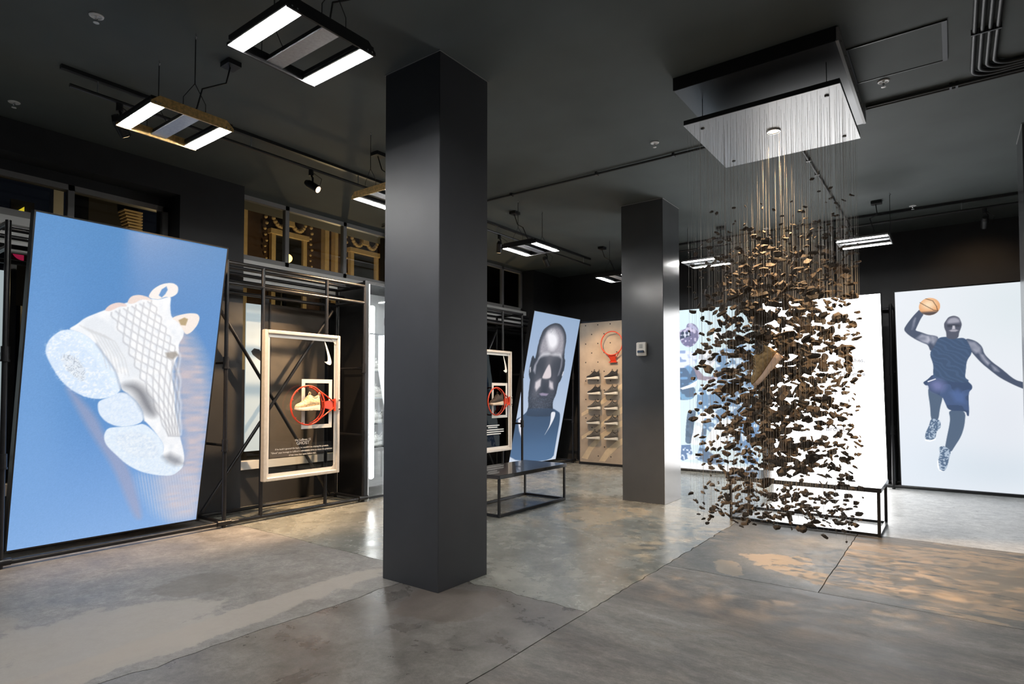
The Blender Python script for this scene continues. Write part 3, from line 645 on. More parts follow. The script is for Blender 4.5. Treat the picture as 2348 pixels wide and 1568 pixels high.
def text(body, size, loc, rot, m, parent, name='lettering', align='CENTER', ext=.0006, bold=0.):
    c = bpy.data.curves.new(name, 'FONT'); c.body = body; c.size = size; c.align_x = align; c.extrude = ext; c.resolution_u = 2; c.offset = bold
    c.materials.append(m); o = bpy.data.objects.new(name, c); COL.objects.link(o)
    off = Vector((0,0,0)); p = parent
    while p is not None: off += p.location; p = p.parent
    bpy.context.view_layer.update()
    me = bpy.data.meshes.new_from_object(o.evaluated_get(bpy.context.evaluated_depsgraph_get()))
    bpy.data.objects.remove(o); bpy.data.curves.remove(c)
    o = bpy.data.objects.new(name, me); COL.objects.link(o)
    o.parent = parent; o.location = Vector(loc) - off; o.rotation_euler = rot
    return o
M['verse'] = mat('faint grey verse print', (.02,.02,.02), .8, emit=(.62,.63,.68), estr=.8)
ang = math.atan2(.58, 2.69)
for (x, z, tx, sz) in ((-1.62, 2.02, 'Hang', .085), (-1.22, 1.86, 'To Ashes,', .085), (-1.28, 1.76, 'From', .085), (-1.35, 1.66, 'Until My Promise', .085), (-1.95, 1.48, 'If', .085), (-1.98, 1.38, 'I W', .085), (-1.52, 1.38, 'The L', .085), (-1.47, .82, 'Bron L', .10)):
    k = (z-.05)/2.77
    text(tx, sz, (x, 10.506-.597*k-.006, z), (PI/2 + ang, 0, 0), M['verse'], LW, bold=.0035)

# ---------------------------------------------------------------- pipe scaffolds
PR = .021
def scaffold(name, label, loc): return thing(name, label, 'scaffold', loc, 'pipe scaffolds')
def pipe(t, a, b, r=PR, nm='pipe'): return smooth_by_angle(MB().tube(a, b, r, 12).build(nm, M['pipe'], t))
def sleeve(t, p, ax=2, h=.12, r=.030):
    a = list(p); b = list(p); a[ax] -= h/2; b[ax] += h/2
    return smooth_by_angle(MB().tube(a, b, r, 12).tube([a[i] - (.004 if i == ax else 0) for i in range(3)], [a[i] + (.012 if i == ax else 0) for i in range(3)], r+.004, 12).build('pipe_fitting', M['pipe'], t))
def frame_left(label, ys, backs, Xf=-6.17, Xr=-6.74, zt=2.80, braces=()):
    t = scaffold('pipe_scaffold', label, (-6.45, (ys[0]+ys[-1])/2, 0))
    for i, y in enumerate(ys):
        xf = Xf
        pipe(t, (xf, y, .0), (xf, y, zt+.02), nm='post'); pipe(t, (Xr, y, .0), (Xr, y, zt+.02), nm='post')
        for z in (.86, 1.73): sleeve(t, (xf, y, z)); pipe(t, (xf, y, z), (Xr, y, z), .016, 'tie')
        for z in (.05, zt, 2.60): pipe(t, (xf, y, z), (Xr, y, z), nm='tie')
        sleeve(t, (xf, y, .05), 1, .14)
    for i in range(len(ys)-1):
        y0, y1 = ys[i], ys[i+1]
        for x in (Xf, Xr): pipe(t, (x, y0, .045), (x, y1, .045), nm='bottom_rail')
        for x, z in ((Xf, zt), (Xf, 2.58), (Xr, zt), (Xr, 2.58), (-6.45, zt+.01), (-6.60, 2.69)):
            if i in backs or x < -6.3: pipe(t, (x, y0, z), (x, y1, z), nm='top_rail')
    for (a, b) in braces: pipe(t, a, b, .02, 'brace')
    return t
fA = frame_left('black pipe scaffold holding the sneaker picture and the first backboard', (1.425, 3.25, 5.08), (1,), braces=(((-6.70, 3.28, 2.62), (-6.70, 4.95, .06)), ((-6.66, 3.26, .10), (-6.66, 4.95, 2.50))))
fB = frame_left('black pipe scaffold holding the portrait picture and the second backboard', (6.9, 8.62, 10.38), (0,), braces=(((-6.70, 6.95, 2.5), (-6.70, 8.5, .06)), ((-6.66, 6.95, .10), (-6.66, 8.5, 2.50))))
for t, ys in ((fA, (3.66, 4.50)), (fB, (7.21, 8.05))):
    for y in ys: pipe(t, (-6.17, y, .045), (-6.17, y, 2.80), nm='backboard_post')
tC = scaffold('pipe_scaffold', 'black pipe scaffold behind the row of back wall lightboxes', (-1.6, 10.6, 0))
for x in (-4.19, -2.493, -.736, .96):
    for y in (10.36, 10.86): pipe(tC, (x, y, 0), (x, y, 2.72), nm='post')
    for z in (.05, .86, 1.73, 2.70): pipe(tC, (x, 10.36, z), (x, 10.86, z), .016, 'tie')
    for z in (.86, 1.73): sleeve(tC, (x, 10.36, z))
for y, z in ((10.36, .045), (10.86, .045), (10.86, 2.70)):
    for x0, x1 in ((-4.19, -2.493), (-2.493, -.736), (-.736, .96)): pipe(tC, (x0, y, z), (x1, y, z), nm='rail')

# ---------------------------------------------------------------- sneakers
def sneaker_meshes(mu, ms, ml, mt):
    """unit sneaker: toe at x=0, heel at x=1, sole on z=0; list of (part, mesh)"""
    I = lambda x, xs, ys: float(np.interp(x, xs, ys))
    N = 16; st = [0, .02, .06, .12, .2, .3, .4, .48, .56, .62, .68, .76, .84, .9, .95, .985, 1.0]
    wid = lambda x: I(x, [0,.03,.1,.25,.45,.65,.85,.95,1], [.02,.075,.13,.165,.15,.128,.125,.09,.03])
    top = lambda x: I(x, [0,.03,.1,.2,.32,.42,.5,.56,.62,.66,.72,.82,.9,.96,1], [.13,.19,.24,.27,.32,.40,.48,.53,.56,.52,.46,.45,.50,.55,.40])
    mid = lambda x: I(x, [0,.1,.4,.7,.9,1], [.11,.10,.11,.15,.18,.17])
    cy = lambda x: .03*math.sin(x*PI*1.2)
    parts = []
    b = MB(); rings = []
    for x in st:
        w, z0, z1 = wid(x)*.95, mid(x)-.02, top(x); r = []
        for k in range(N):
            a = -PI/2 + 2*PI*k/N; c_, s_ = math.cos(a), math.sin(a)
            zz = max(z0, z0 + (z1-z0)*(s_*.5+.5)**.9); nar = 1-.42*max(0, (zz-z0)/(z1-z0+1e-6)-.35)
            r.append((x, cy(x)+w*nar*(abs(c_)**.7)*(1 if c_ > 0 else -1), zz))
        rings.append(r)
    vs = sum(rings, []); fs = []
    for i in range(len(st)-1):
        for k in range(N): fs.append((i*N+k, (i+1)*N+k, (i+1)*N+(k+1)%N, i*N+(k+1)%N))
    fs += [tuple(range(N)), tuple((len(st)-1)*N+k for k in range(N-1, -1, -1))]
    b.add(vs, fs); parts.append(('upper', b.mesh('upper', mu, True)))
    b = MB(); sx = [0, .02, .08, .2, .35, .5, .52, .54, .66, .68, .70, .82, .84, .86, .95, 1.0]; rings = []
    for x in sx:
        w = wid(x)*1.08+.008; z1 = mid(x)+.012; z0 = .055*max(0, 1-x/.15)**2 + (.022 if x in (.52, .68, .84) else 0); c0 = cy(x)
        rings.append([(x, c0-w*.9, z0), (x, c0+w*.9, z0), (x, c0+w, z0+.02), (x, c0+w*1.02, (z0+z1)/2), (x, c0+w*.93, z1), (x, c0-w*.93, z1), (x, c0-w*1.02, (z0+z1)/2), (x, c0-w, z0+.02)])
    vs = sum(rings, []); fs = []
    for i in range(len(sx)-1):
        for k in range(8): fs.append((i*8+k, (i+1)*8+k, (i+1)*8+(k+1)%8, i*8+(k+1)%8))
    fs += [tuple(range(8)), tuple((len(sx)-1)*8+k for k in range(7, -1, -1))]
    b.add(vs, fs); parts.append(('sole', b.mesh('sole', ms)))
    for x in (.30, .37, .44, .50, .55):
        z = top(x)+.008; w = wid(x)*.55
        b = MB().path([(x-.02, cy(x)-w, z-.06), (x, cy(x)-w*.6, z-.008), (x+.005, cy(x), z+.006), (x, cy(x)+w*.6, z-.008), (x-.02, cy(x)+w, z-.06)], .011, 6); parts.append(('lace', b.mesh('lace', ml, True)))
    b = MB(); y = cy(.6)
    b.path([(.56, y, .50), (.57, y, .60), (.60, y, .66), (.635, y, .64), (.64, y, .56)], .016, 6); parts.append(('tongue_loop', b.mesh('tongue_loop', mt, True)))
    b = MB(); y = cy(.96)
    b.path([(.955, y, .50), (.95, y, .60), (.98, y, .64), (1.01, y, .60), (1.0, y, .48)], .015, 6); parts.append(('heel_loop', b.mesh('heel_loop', mt, True)))
    b = MB(); rim = []
    for k in range(14):
        a = 2*PI*k/14; x = .79+.15*math.cos(a); rim.append((x, cy(x)+.062*math.sin(a), top(min(max(x, .66), .95))+.004))
    b.path(rim, .016, 6, True); parts.append(('collar', b.mesh('collar', mt, True)))
    return parts
def sneaker(parts, label, loc, rot, L, group=None):
    t = thing('sneaker', label, 'sneaker', loc, group); t.rotation_euler = rot; t.scale = (L, L, L)
    for nm, me in parts:
        o = bpy.data.objects.new(nm, me); COL.objects.link(o); o.parent = t
    return t
shoe_mats = lambda n, u, s, d: (mat(n+' knit', u, .8, noise=.35, nscale=14, bump=.6), mat(n+' rubber', s, .5), mat(n+' lace', d, .8), mat(n+' trim', d, .7))
SH_DARK = sneaker_meshes(*shoe_mats('black sneaker', (.018,.018,.019), (.70,.66,.58), (.012,.012,.013)))
SH_GREY = sneaker_meshes(*shoe_mats('grey speckled sneaker', (.085,.078,.068), (.70,.66,.58), (.018,.017,.016)))
SH_BEIGE = sneaker_meshes(*shoe_mats('sand sneaker', (.66,.50,.30), (.72,.64,.52), (.70,.55,.34)))
SH_GOLD = sneaker_meshes(*shoe_mats('bark brown sneaker', (.30,.195,.085), (.66,.46,.33), (.12,.08,.04)))
SH_BROWN = sneaker_meshes(*shoe_mats('dark brown sneaker', (.045,.030,.022), (.60,.48,.36), (.03,.02,.015)))

# ---------------------------------------------------------------- backboards
SWOOSH = [(0,1),(.10,.80),(.24,.50),(.42,.22),(.62,.07),(.82,.06),(1.0,.16),(.90,-.04),(.72,-.16),(.52,-.14),(.34,.02),(.20,.30),(.08,.66)]
def backboard(label, dy, lines):
    X = -6.10; Y0, Y1, z0, z1 = 3.63+dy, 4.63+dy, .435, 2.11
    t = thing('backboard', label, 'backboard', (X, (Y0+Y1)/2, z0), 'sideways glass backboards')
    w, d = .040, .07
    for a, b in (((X-d/2, Y0, z0), (X+d/2, Y0+w, z1)), ((X-d/2, Y1-w, z0), (X+d/2, Y1, z1)), ((X-d/2, Y0+w, z0), (X+d/2, Y1-w, z0+w)), ((X-d/2, Y0+w, z1-w), (X+d/2, Y1-w, z1))):
        MB().bbox(a, b, .006).build('frame_bar', M['steel'], t)
    MB().box((X-.004, Y0+w, z0+w), (X+.004, Y1-w, z1-w)).build('glass', M['glass'], t)
    for (a, b) in (((Y0+w, z0+w), (Y0+w+.032, z1-w)), ((Y1-w-.032, z0+w), (Y1-w, z1-w)), ((Y0+w+.032, z0+w), (Y1-w-.032, z0+w+.04)), ((Y0+w+.032, z1-w-.04), (Y1-w-.032, z1-w))):
        MB().box((X+.005, a[0], a[1]), (X+.008, b[0], b[1])).build('border_stripe', M['offwhite'], t)
    a0, a1, b0, b1, s_ = 4.11+dy, 4.53+dy, .99, 1.57, .045
    for (p, q) in (((a0, b0), (a0+s_, b1)), ((a1-s_, b0), (a1, b1)), ((a0+s_, b0), (a1-s_, b0+s_)), ((a0+s_, b1-s_), (a1-s_, b1))):
        MB().box((X+.005, p[0], p[1]), (X+.008, q[0], q[1])).build('target_stripe', M['offwhite'], t)
    # rim, folded parallel to the glass
    xr, yc, zc, r = X+.075, 4.15+dy, 1.265, .226
    ring = [(xr, yc+r*math.cos(2*PI*k/40), zc+r*math.sin(2*PI*k/40)) for k in range(40)]
    rm = MB().path(ring, .0095, 8, True).build('rim', M['red'], t, True)
    MB().path([(xr-.03, yc+(r-.012)*math.cos(a), zc+(r-.012)*math.sin(a)) for a in [math.radians(x) for x in range(-80, 81, 8)]], .007, 6).build('rim_brace', M['red'], rm, True)
    for sg in (1, -1):
        MB().tube((xr, yc+r*.45, zc+sg*r*.90), (X+.035, 4.545+dy, zc+sg*.03), .0085, 8).build('rim_rod', M['red'], rm, True)
    for k in range(12):
        a = 2*PI*k/12+.2; MB().ball((xr, yc+(r-.016)*math.cos(a), zc+(r-.016)*math.sin(a)), .007, 6, 4).build('net_hook', M['red'], rm)
    br = MB(); br.add([(xr, yc+r-.01, zc-.035), (xr, yc+r-.01, zc+.035), (X+.03, 4.545+dy, zc+.065), (X+.03, 4.545+dy, zc-.065), (xr-.02, yc+r-.01, zc-.035), (xr-.02, yc+r-.01, zc+.035), (X+.01, 4.545+dy, zc+.065), (X+.01, 4.545+dy, zc-.065)],
                      [(0,3,2,1),(4,5,6,7),(0,1,5,4),(1,2,6,5),(2,3,7,6),(3,0,4,7)])
    br.build('bracket', M['red'], t)
    MB().box((X+.036, 4.535+dy, zc-.075), (X+.046, 4.56+dy, zc+.075)).build('mount_plate', M['red'], t)
    mp = MB().box((X+.036, 4.598+dy, zc-.075), (X+.044, 4.622+dy, zc+.075)).build('hinge_plate', M['steel'], t)
    for sz in (-.055, .055): MB().lathe((X+.044, 4.61+dy, zc+sz), [(.009, 0), (.009, .006), (.004, .008)], 10, 0).build('bolt', M['black'], mp)
    for (yy, zz, sy, sz) in ((Y1-w, z1-w, -1, -1), (Y1-w, z0+w, -1, 1)):
        MB().prism([(0,0), (.09,0), (0,.09)], lambda p: (X+.009, yy+sy*p[0], zz+sz*p[1]), lambda p: (X+.014, yy+sy*p[0], zz+sz*p[1])).build('corner_gusset', M['steel'], t)
    # mark in the upper corner: a tapered hook standing on end
    hk = [(4.412,2.045),(4.428,2.02),(4.448,1.98),(4.472,1.925),(4.495,1.865),(4.512,1.815),(4.520,1.785),(4.517,1.762),(4.503,1.748),(4.482,1.748),(4.455,1.758),(4.418,1.782),(4.436,1.784),(4.456,1.786),(4.466,1.800),(4.467,1.825),(4.461,1.865),(4.450,1.91),(4.436,1.96),(4.421,2.01)]
    MB().prism([(a+dy, b) for a, b in hk], lambda p: (X+.005, p[0], p[1]), lambda p: (X+.008, p[0], p[1])).build('logo', M['text_w'], t)
    for (z, sz, tx) in lines:
        text(tx, sz, (X+.0055, 4.135+dy, z), (PI/2, 0, PI/2), M['text_w'], t)
    # clear peg shelf for the sneaker
    MB().box((X+.006, 4.02+dy, 1.200), (X+.15, 4.30+dy, 1.206)).build('acrylic_shelf', M['glass'], t)
    return t
backboard('sideways glass backboard with orange rim framing a sand coloured sneaker', 0, (
    (.855, .036, 'the LeBron 15'), (.812, .052, 'GHOST'), (.768, .0265, "If he hadn't ignored the hype, he wouldn't be chasing the greatest."),
    (.730, .0265, '"Ghost" pays homage to LeBron\'s unbreakable drive to chase the greatness'), (.692, .0265, 'of the ones that came before him.')))
B2 = backboard('sideways glass backboard partly hidden by the big column', 3.55, ())
for (z, y0, y1) in ((.86, 7.50, 7.86), (.83, 7.56, 7.80), (.79, 7.42, 7.98), (.755, 7.42, 7.98), (.72, 7.50, 7.90)):
    MB().box((-6.095, y0, z), (-6.092, y1, z+.016)).build('lettering', M['text_w'], B2)
sneaker(SH_BEIGE, 'sand coloured sneaker standing inside the first orange rim', (-6.02, 3.975, 1.206), (0, 0, PI/2), .325)
sneaker(SH_BROWN, 'dark brown sneaker standing inside the second orange rim', (-6.02, 7.525, 1.206), (0, 0, PI/2), .325)

# ---------------------------------------------------------------- boards in the shop windows, lit cabinet
M['paleglow'] = mat('pale backlit film', (.22,.25,.26), .5, emit=lin((196,212,216)), estr=.62)
t = thing('window_poster', 'pale backlit poster strip standing behind the first backboard', 'poster', (-7.08, 4.1, .68))
MB().box((-7.10, 3.98, .68), (-7.085, 4.20, 2.53)).build('film', M['paleglow'], t)
MB().prism([(4.05,1.93),(4.09,1.97),(4.16,1.96),(4.20,1.90),(4.20,1.80),(4.14,1.84),(4.07,1.89)], lambda p: (-7.0845, p[0], p[1]), lambda p: (-7.082, p[0], p[1])).build('printed_toe', M['case'], t)
MB().box((-7.11, 4.20, .62), (-7.06, 4.275, 2.62)).build('side_post', M['black'], t)
t = thing('window_poster', 'pale poster strip at the edge of the frame behind the scaffold', 'poster', (-7.08, 1.0, .68))
MB().box((-7.10, .2, .68), (-7.085, 1.64, 2.55)).build('film', M['paleglow'], t); MB().box((-7.11, 1.64, .62), (-7.06, 1.70, 2.62)).build('side_post', M['black'], t)
t = thing('display_board', 'taupe board behind the first backboard', 'board', (-7.05, 4.7, .56))
MB().box((-7.09, 4.29, .57), (-7.06, 5.12, 2.55)).build('board', M['taupe'], t); MB().box((-7.10, 4.275, .565), (-7.05, 4.295, 2.57)).build('edge_strip', M['black'], t)
o = MB().box((-7.09, 5.19, .57), (-7.06, 6.40, 2.68)).build('display_board', M['black']); tag(o, 'black board beside the lit cabinet', 'board')
o = MB().box((-7.09, 7.0, .57), (-7.06, 9.9, 2.68)).build('display_board', M['black']); tag(o, 'black board behind the second backboard', 'board')

t = thing('display_cabinet', 'white lit display cabinet beside the big column', 'cabinet', (-6.55, 5.9, 0))
MB().box((-6.92, 5.24, .03), (-6.90, 6.60, 2.86)).build('back_panel', M['white'], t)
MB().box((-6.90, 5.235, .03), (-6.28, 5.242, 2.86)).build('side_panel', M['black'], t); MB().box((-6.90, 5.2425, .03), (-6.28, 5.25, 2.86)).build('inner_lining', M['white'], t); MB().box((-6.90, 6.585, .03), (-6.28, 6.60, 2.86)).build('side_panel', M['white'], t)
MB().box((-6.92, 5.22, 2.86), (-6.26, 6.62, 2.90)).build('top_panel', M['black'], t); MB().box((-6.92, 5.22, 0), (-6.26, 6.62, .03)).build('bottom_panel', M['black'], t)
MB().box((-6.27, 5.215, 0), (-6.245, 5.238, 2.86)).build('door_frame', M['alu'], t); MB().box((-6.30, 5.16, 0), (-6.25, 5.215, 2.90)).build('corner_post', M['black'], t)
MB().box((-6.264, 5.238, .03), (-6.258, 6.585, 2.86)).build('glass_door', M['glass'], t)
M['cabtube'] = mat('cabinet light strip', (.9,.9,.9), .5, emit=(1,.99,.96), estr=16.0)
MB().bbox((-6.42, 5.36, .24), (-6.36, 5.43, 2.60), .015).build('light_strip', M['cabtube'], t)
MB().box((-6.88, 5.26, 2.20), (-6.34, 6.58, 2.22)).build('shelf', M['alu'], t)
for z in (1.7, 1.33, .97, .65): MB().box((-6.88, 5.50, z), (-6.45, 6.58, z+.012)).build('shelf', M['glass'], t)
text('U', .22, (-6.256, 5.56, 2.28), (PI/2, 0, PI/2), M['case'], t, ext=.001)
SH_WHITE = sneaker_meshes(*shoe_mats('white sneaker', (.6,.6,.58), (.75,.75,.72), (.55,.55,.55)))
for z, nm in ((1.712, 'top'), (1.342, 'second'), (.982, 'third'), (.662, 'lowest')):
    sneaker(SH_WHITE, 'white sneaker on the %s glass shelf of the lit cabinet' % nm, (-6.62, 5.50, z), (0, 0, PI/2), .29, 'cabinet sneakers')

# ---------------------------------------------------------------- benches
def bench(label, x0, x1, y0, y1):
    h = .478; t = thing('bench', label, 'bench', ((x0+x1)/2, (y0+y1)/2, 0), 'steel framed benches'); k = .028
    MB().bbox((x0-.012, y0-.012, h-.045), (x1+.012, y1+.012, h), .004).build('bench_top', M['benchtop'], t)
    for x in (x0, x1-k):
        for y in (y0, y1-k): MB().bbox((x, y, 0), (x+k, y+k, h-.046), .003).build('leg', M['black'], t)
    for y in (y0, y1-k): MB().box((x0+k+.001, y, .004), (x1-k-.001, y+k, .004+k)).build('stretcher', M['black'], t)
    for x in (x0, x1-k): MB().box((x, y0+k+.001, .004), (x+k, y1-k-.001, .004+k)).build('stretcher', M['black'], t)
    return t
bench('black bench standing between the two columns', -4.80, -4.14, 5.34, 6.77)
bench('black bench behind the hanging shards in front of the white lightbox', -2.045, -.60, 6.845, 7.60)

# ---------------------------------------------------------------- sneaker wall panel
PY = 10.30
t = thing('climbing_panel', 'tall concrete panel with bolt holes and a red rim', 'panel', (-5.2, PY+.05, 0))
M['panel'] = mat('sandy concrete board', (.43, .35, .27), .8, noise=.18, nscale=3, bump=.1)
M['stripe'] = mat('pale sand stripe', (.62, .50, .34), .8, noise=.1, nscale=10)
MB().box((-5.965, PY, .05), (-4.40, PY+.05, 2.78)).build('board', M['panel'], t)
for (a, b) in (((-5.99, PY-.005, .001), (-4.38, PY+.08, .05)), ((-5.99, PY-.005, 2.78), (-4.38, PY+.08, 2.81)), ((-5.99, PY-.005, .05), (-5.965, PY+.08, 2.78)), ((-4.40, PY-.005, .05), (-4.38, PY+.08, 2.78))):
    MB().box(a, b).build('edge_frame', M['black'], t)
hb_ = MB()
for i in range(6):
    for j in range(15):
        x = -5.83 + i*.27 + (.135 if j % 2 else 0); z = .18 + j*.182
        if x < -4.45: hb_.lathe((x, PY-.001, z), [(.013, 0), (.013, .002)], 8, 1)
o = hb_.build('bolt_holes', M['case'], t); o['kind'] = 'stuff'
for st_ in ([(-5.93,1.0),(-5.5,1.25),(-5.1,1.55),(-4.8,1.72),(-4.8,1.62),(-5.1,1.44),(-5.5,1.15),(-5.93,.93)],
            [(-5.93,.55),(-5.6,.74),(-5.2,1.05),(-4.8,1.30),(-4.8,1.17),(-5.2,.93),(-5.6,.66),(-5.93,.48)],
            [(-5.93,.12),(-5.75,.38),(-5.5,.62),(-5.1,.86),(-4.8,.98),(-4.8,.86),(-5.1,.75),(-5.5,.50),(-5.7,.28),(-5.80,.10)],
            [(-5.55,.08),(-5.4,.30),(-5.15,.50),(-4.8,.66),(-4.8,.56),(-5.1,.40),(-5.3,.22),(-5.42,.08)]):
    MB().prism(st_[::-1], lambda p: (p[0], PY-.0005, p[1]), lambda p: (p[0], PY-.002, p[1])).build('pale_stripe', M['stripe'], t)  # thin paler curved bands laid flat on the board
r = .225; xc, zc = -5.215, 2.345
rm = MB().path([(xc+r*math.cos(2*PI*k/36), PY-.09, zc+r*math.sin(2*PI*k/36)) for k in range(36)], .010, 8, True).build('rim', M['red'], t, True)
for sg in (1, -1): MB().tube((xc+sg*r*.93, PY-.09, zc-r*.38), (xc+sg*.03, PY-.03, zc-r-.10), .008, 8).build('rim_rod', M['red'], rm, True)
MB().add([(xc-.075, PY-.09, zc-r+.005), (xc+.075, PY-.09, zc-r+.005), (xc+.05, PY-.02, zc-r-.13), (xc-.05, PY-.02, zc-r-.13), (xc-.075, PY-.07, zc-r+.005), (xc+.075, PY-.07, zc-r+.005), (xc+.05, PY, zc-r-.13), (xc-.05, PY, zc-r-.13)],
         [(0,3,2,1),(4,5,6,7),(0,1,5,4),(1,2,6,5),(2,3,7,6),(3,0,4,7)]).build('bracket', M['red'], rm)
MB().box((xc-.08, PY-.06, zc-r-.14), (xc+.08, PY-.002, zc-r-.125)).build('mount_plate', M['red'], rm)
rows = ('top', 'second', 'middle', 'fourth', 'lowest')
for c_, x in enumerate((-5.63, -5.245)):
    for k, z in enumerate((1.665, 1.37, 1.085, .80, .51)):
        dark = k < 1 or (k == 1 and c_ == 0)
        sneaker(SH_DARK if dark else SH_GREY, '%s sneaker in the %s row of the concrete panel, %s column' % ('black' if dark else 'speckled grey', rows[k], 'outer' if c_ == 0 else 'inner'),
                (x-.15 + (.02 if k in (1, 2) and c_ == 0 else 0), PY-.066, z), (0, 0, 0), .29, 'sneakers on the concrete panel')

# ---------------------------------------------------------------- pendant fluorescent fixtures
def fixture_proto(name, plate):
    """tubes run along local x, 0.565 x 0.55 m, underside at z=0"""
    t = thing(name, '', 'pendant light', (0, 0, 0), 'hanging fluorescent fixtures'); hx, hy = .28, .275
    for s in (-1, 1):
        pts = [(-hy, .0), (hy, .0), (hy, .02), (hy-.05, .065), (-hy+.05, .065), (-hy, .02)]
        p = MB().prism(pts, lambda q: (s*hx-.006, q[0], q[1]), lambda q: (s*hx+.006, q[0], q[1])).build('end_plate', plate, t)
        for q in (-.25, -.22, .22, .25): MB().lathe((s*hx+s*.006, q, .013), [(.005, -.002), (.005, .002)], 8, 0).build('screw', M['chrome'], p)
        y0 = s*(hy-.046)
        tr = MB(); tr.add([(-hx, y0-.044, .006), (hx, y0-.044, .006), (hx, y0-.030, .032), (-hx, y0-.030, .032), (-hx, y0+.030, .032), (hx, y0+.030, .032), (hx, y0+.044, .006), (-hx, y0+.044, .006)],
                          [(0,1,2,3), (3,2,5,4), (4,5,6,7)]); tr.build('reflector', M['white'], t)
        MB().box((-hx+.008, y0-.044, .034), (hx-.008, y0+.044, .056)).build('housing', M['fixblack'], t)
        tu = MB(); tu.bbox((-hx+.012, y0-.020, .001), (hx-.012, y0+.020, .022), .006); tu.build('tube', M['tube'], t)
    MB().box((-hx+.006, -.05, .014), (hx-.006, .05, .022)).build('centre_bar', M['dullalu'], t)
    MB().box((-hx+.006, -.04, .022), (hx-.006, .04, .055)).build('ballast_box', M['fixblack'], t)
    for s in (-1, 1):
        ch = MB(); z1 = CZ-3.30-.008
        for q in (-.075, .075): ch.path([(s*hx, q, .062), (s*hx, q, .12), (s*hx, 0, .24)], .0025, 5)
        ch.path([(s*hx, 0, .24), (s*hx, 0, z1-.03)], .0035, 5)
        ch.build('chain', M['black'], t)
        MB().path([(s*hx, 0, z1-.04), (s*hx+.012, 0, z1-.028), (s*hx, 0, z1-.012), (s*hx, 0, z1)], .004, 6).build('ceiling_hook', M['chrome'], t)
    cord = MB().path([(.0, .05, .05), (.10, .10, .16), (.05, .16, .34), (.12, .30, .42), (.10, .34, z1-.03)], .006, 6); cord.build('cord', M['black'], t)
    ob = MB().box((.05, .29, z1-.03), (.17, .39, z1+.006)).build('junction_box', M['black'], t)
    return t
pk = fixture_proto('pendant_light', M['fixblack']); pb = fixture_proto('pendant_light', M['golden'])
used = set()
for (src, x, y, rz, lb) in ((pk, -2.86, 1.91, 0, 'black plated fluorescent pendant nearest the camera at the top'), (pb, -4.44, 1.945, 0, 'golden brown plated fluorescent pendant above the sneaker picture'),
                            (pb, -4.42, 3.98, PI/2, 'golden brown plated fluorescent pendant half hidden by the big column'), (pk, -4.48, 6.45, PI/2, 'fluorescent pendant above the far end of the bench between the columns'),
                            (pk, -4.46, 8.95, PI/2, 'fluorescent pendant in front of the concrete sneaker panel'), (pk, -2.88, 8.67, 0, 'fluorescent pendant just past the grey column'),
                            (pk, -.88, 8.66, 0, 'fluorescent pendant over the gap between white and athlete lightboxes'),
                            (pk, -.30, 1.75, 0, 'fluorescent pendant over the camera'), (pk, 1.6, 3.9, 0, 'fluorescent pendant beyond the picture edge'), (pk, -2.4, -.6, 0, 'fluorescent pendant behind the camera')):
    if id(src) in used: o = copy_tree(src)
    else: o = src; used.add(id(src))
    o.location = (x, y, 3.30); o.rotation_euler = (0, 0, rz); o['label'] = lb

# ---------------------------------------------------------------- lighting tracks and spotlights
def track(label, a, b, axis):
    t = thing('lighting_track', label, 'track', ((a[0]+b[0])/2, (a[1]+b[1])/2, CZ-.02))
    w = .02
    def bar(z0, z1, nm):
        if axis == 1: MB().box((a[0]-w, a[1], z0), (a[0]+w, b[1], z1)).build(nm, M['rail'], t)
        else: MB().box((a[0], a[1]-w, z0), (b[0], a[1]+w, z1)).build(nm, M['rail'], t)
    bar(CZ-.03, CZ-.001, 'ceiling_channel')
    smooth_by_angle(MB().tube((a[0], a[1]+(.06 if axis == 1 else 0), 3.765), (b[0], b[1], 3.765), .016, 8).build('rail_pipe', M['rail'], t))
    n = int((Vector(b)-Vector(a)).length/1.4)+1
    for k in range(n+1):
        p = Vector(a).lerp(Vector(b), .03+.94*k/n); MB().tube((p.x, p.y, 3.765), (p.x, p.y, CZ-.03), .005, 6).build('hanger', M['alu'], t)
    return t
track('ceiling track running along the street windows', (-5.39, 1.53, 0), (-5.39, 9.7, 0), 1)
track('ceiling track running above the back wall lightboxes', (-4.0, 9.62, 0), (1.6, 9.62, 0), 0)
track('ceiling track on the camera side of the room', (2.6, 1.0, 0), (2.6, 8.0, 0), 1)
M['lens'] = mat('warm lamp lens', (.9,.8,.6), .3, emit=WARM, estr=6.0)
def spotlight(label, p, target, watts, size=40, blend=.5, col=WARM):
    p = Vector(p); tg = Vector(target); d = (tg-p).normalized(); t = thing('track_spotlight', label, 'spotlight', p, 'track spotlights'); c = p + Vector((0,0,-.16))
    smooth_by_angle(MB().tube(p, p+Vector((0,0,-.06)), .026, 10).build('clamp', M['rail'], t))
    MB().path([p+Vector((0,0,-.05)), p+Vector((.03,.0,-.09)), c+Vector((.03,0,0))], .011, 6).build('yoke', M['black'], t)
    h = smooth_by_angle(MB().tube(c-d*.07, c-d*.03, .026, 14, .042).tube(c-d*.03, c+d*.10, .042, 14).build('lamp_head', M['black'], t))
    MB().tube(c+d*.1005, c+d*.102, .034, 14).build('lens', M['lens'], h)
    MB().path([p+Vector((.02,.01,-.03)), p+Vector((.10,.06,-.10)), p+Vector((.07,.05,-.20)), c-d*.07], .004, 5).build('cord', M['black'], t)
    L = bpy.data.lights.new('spot', 'SPOT'); L.energy = watts; L.color = col; L.spot_size = math.radians(size); L.spot_blend = blend; L.shadow_soft_size = .03
    lo = bpy.data.objects.new('spot_beam', L); COL.objects.link(lo); lo.parent = t
    lo.location = (c + d*.115) - p; lo.rotation_euler = d.to_track_quat('-Z', 'Y').to_euler()
    return t
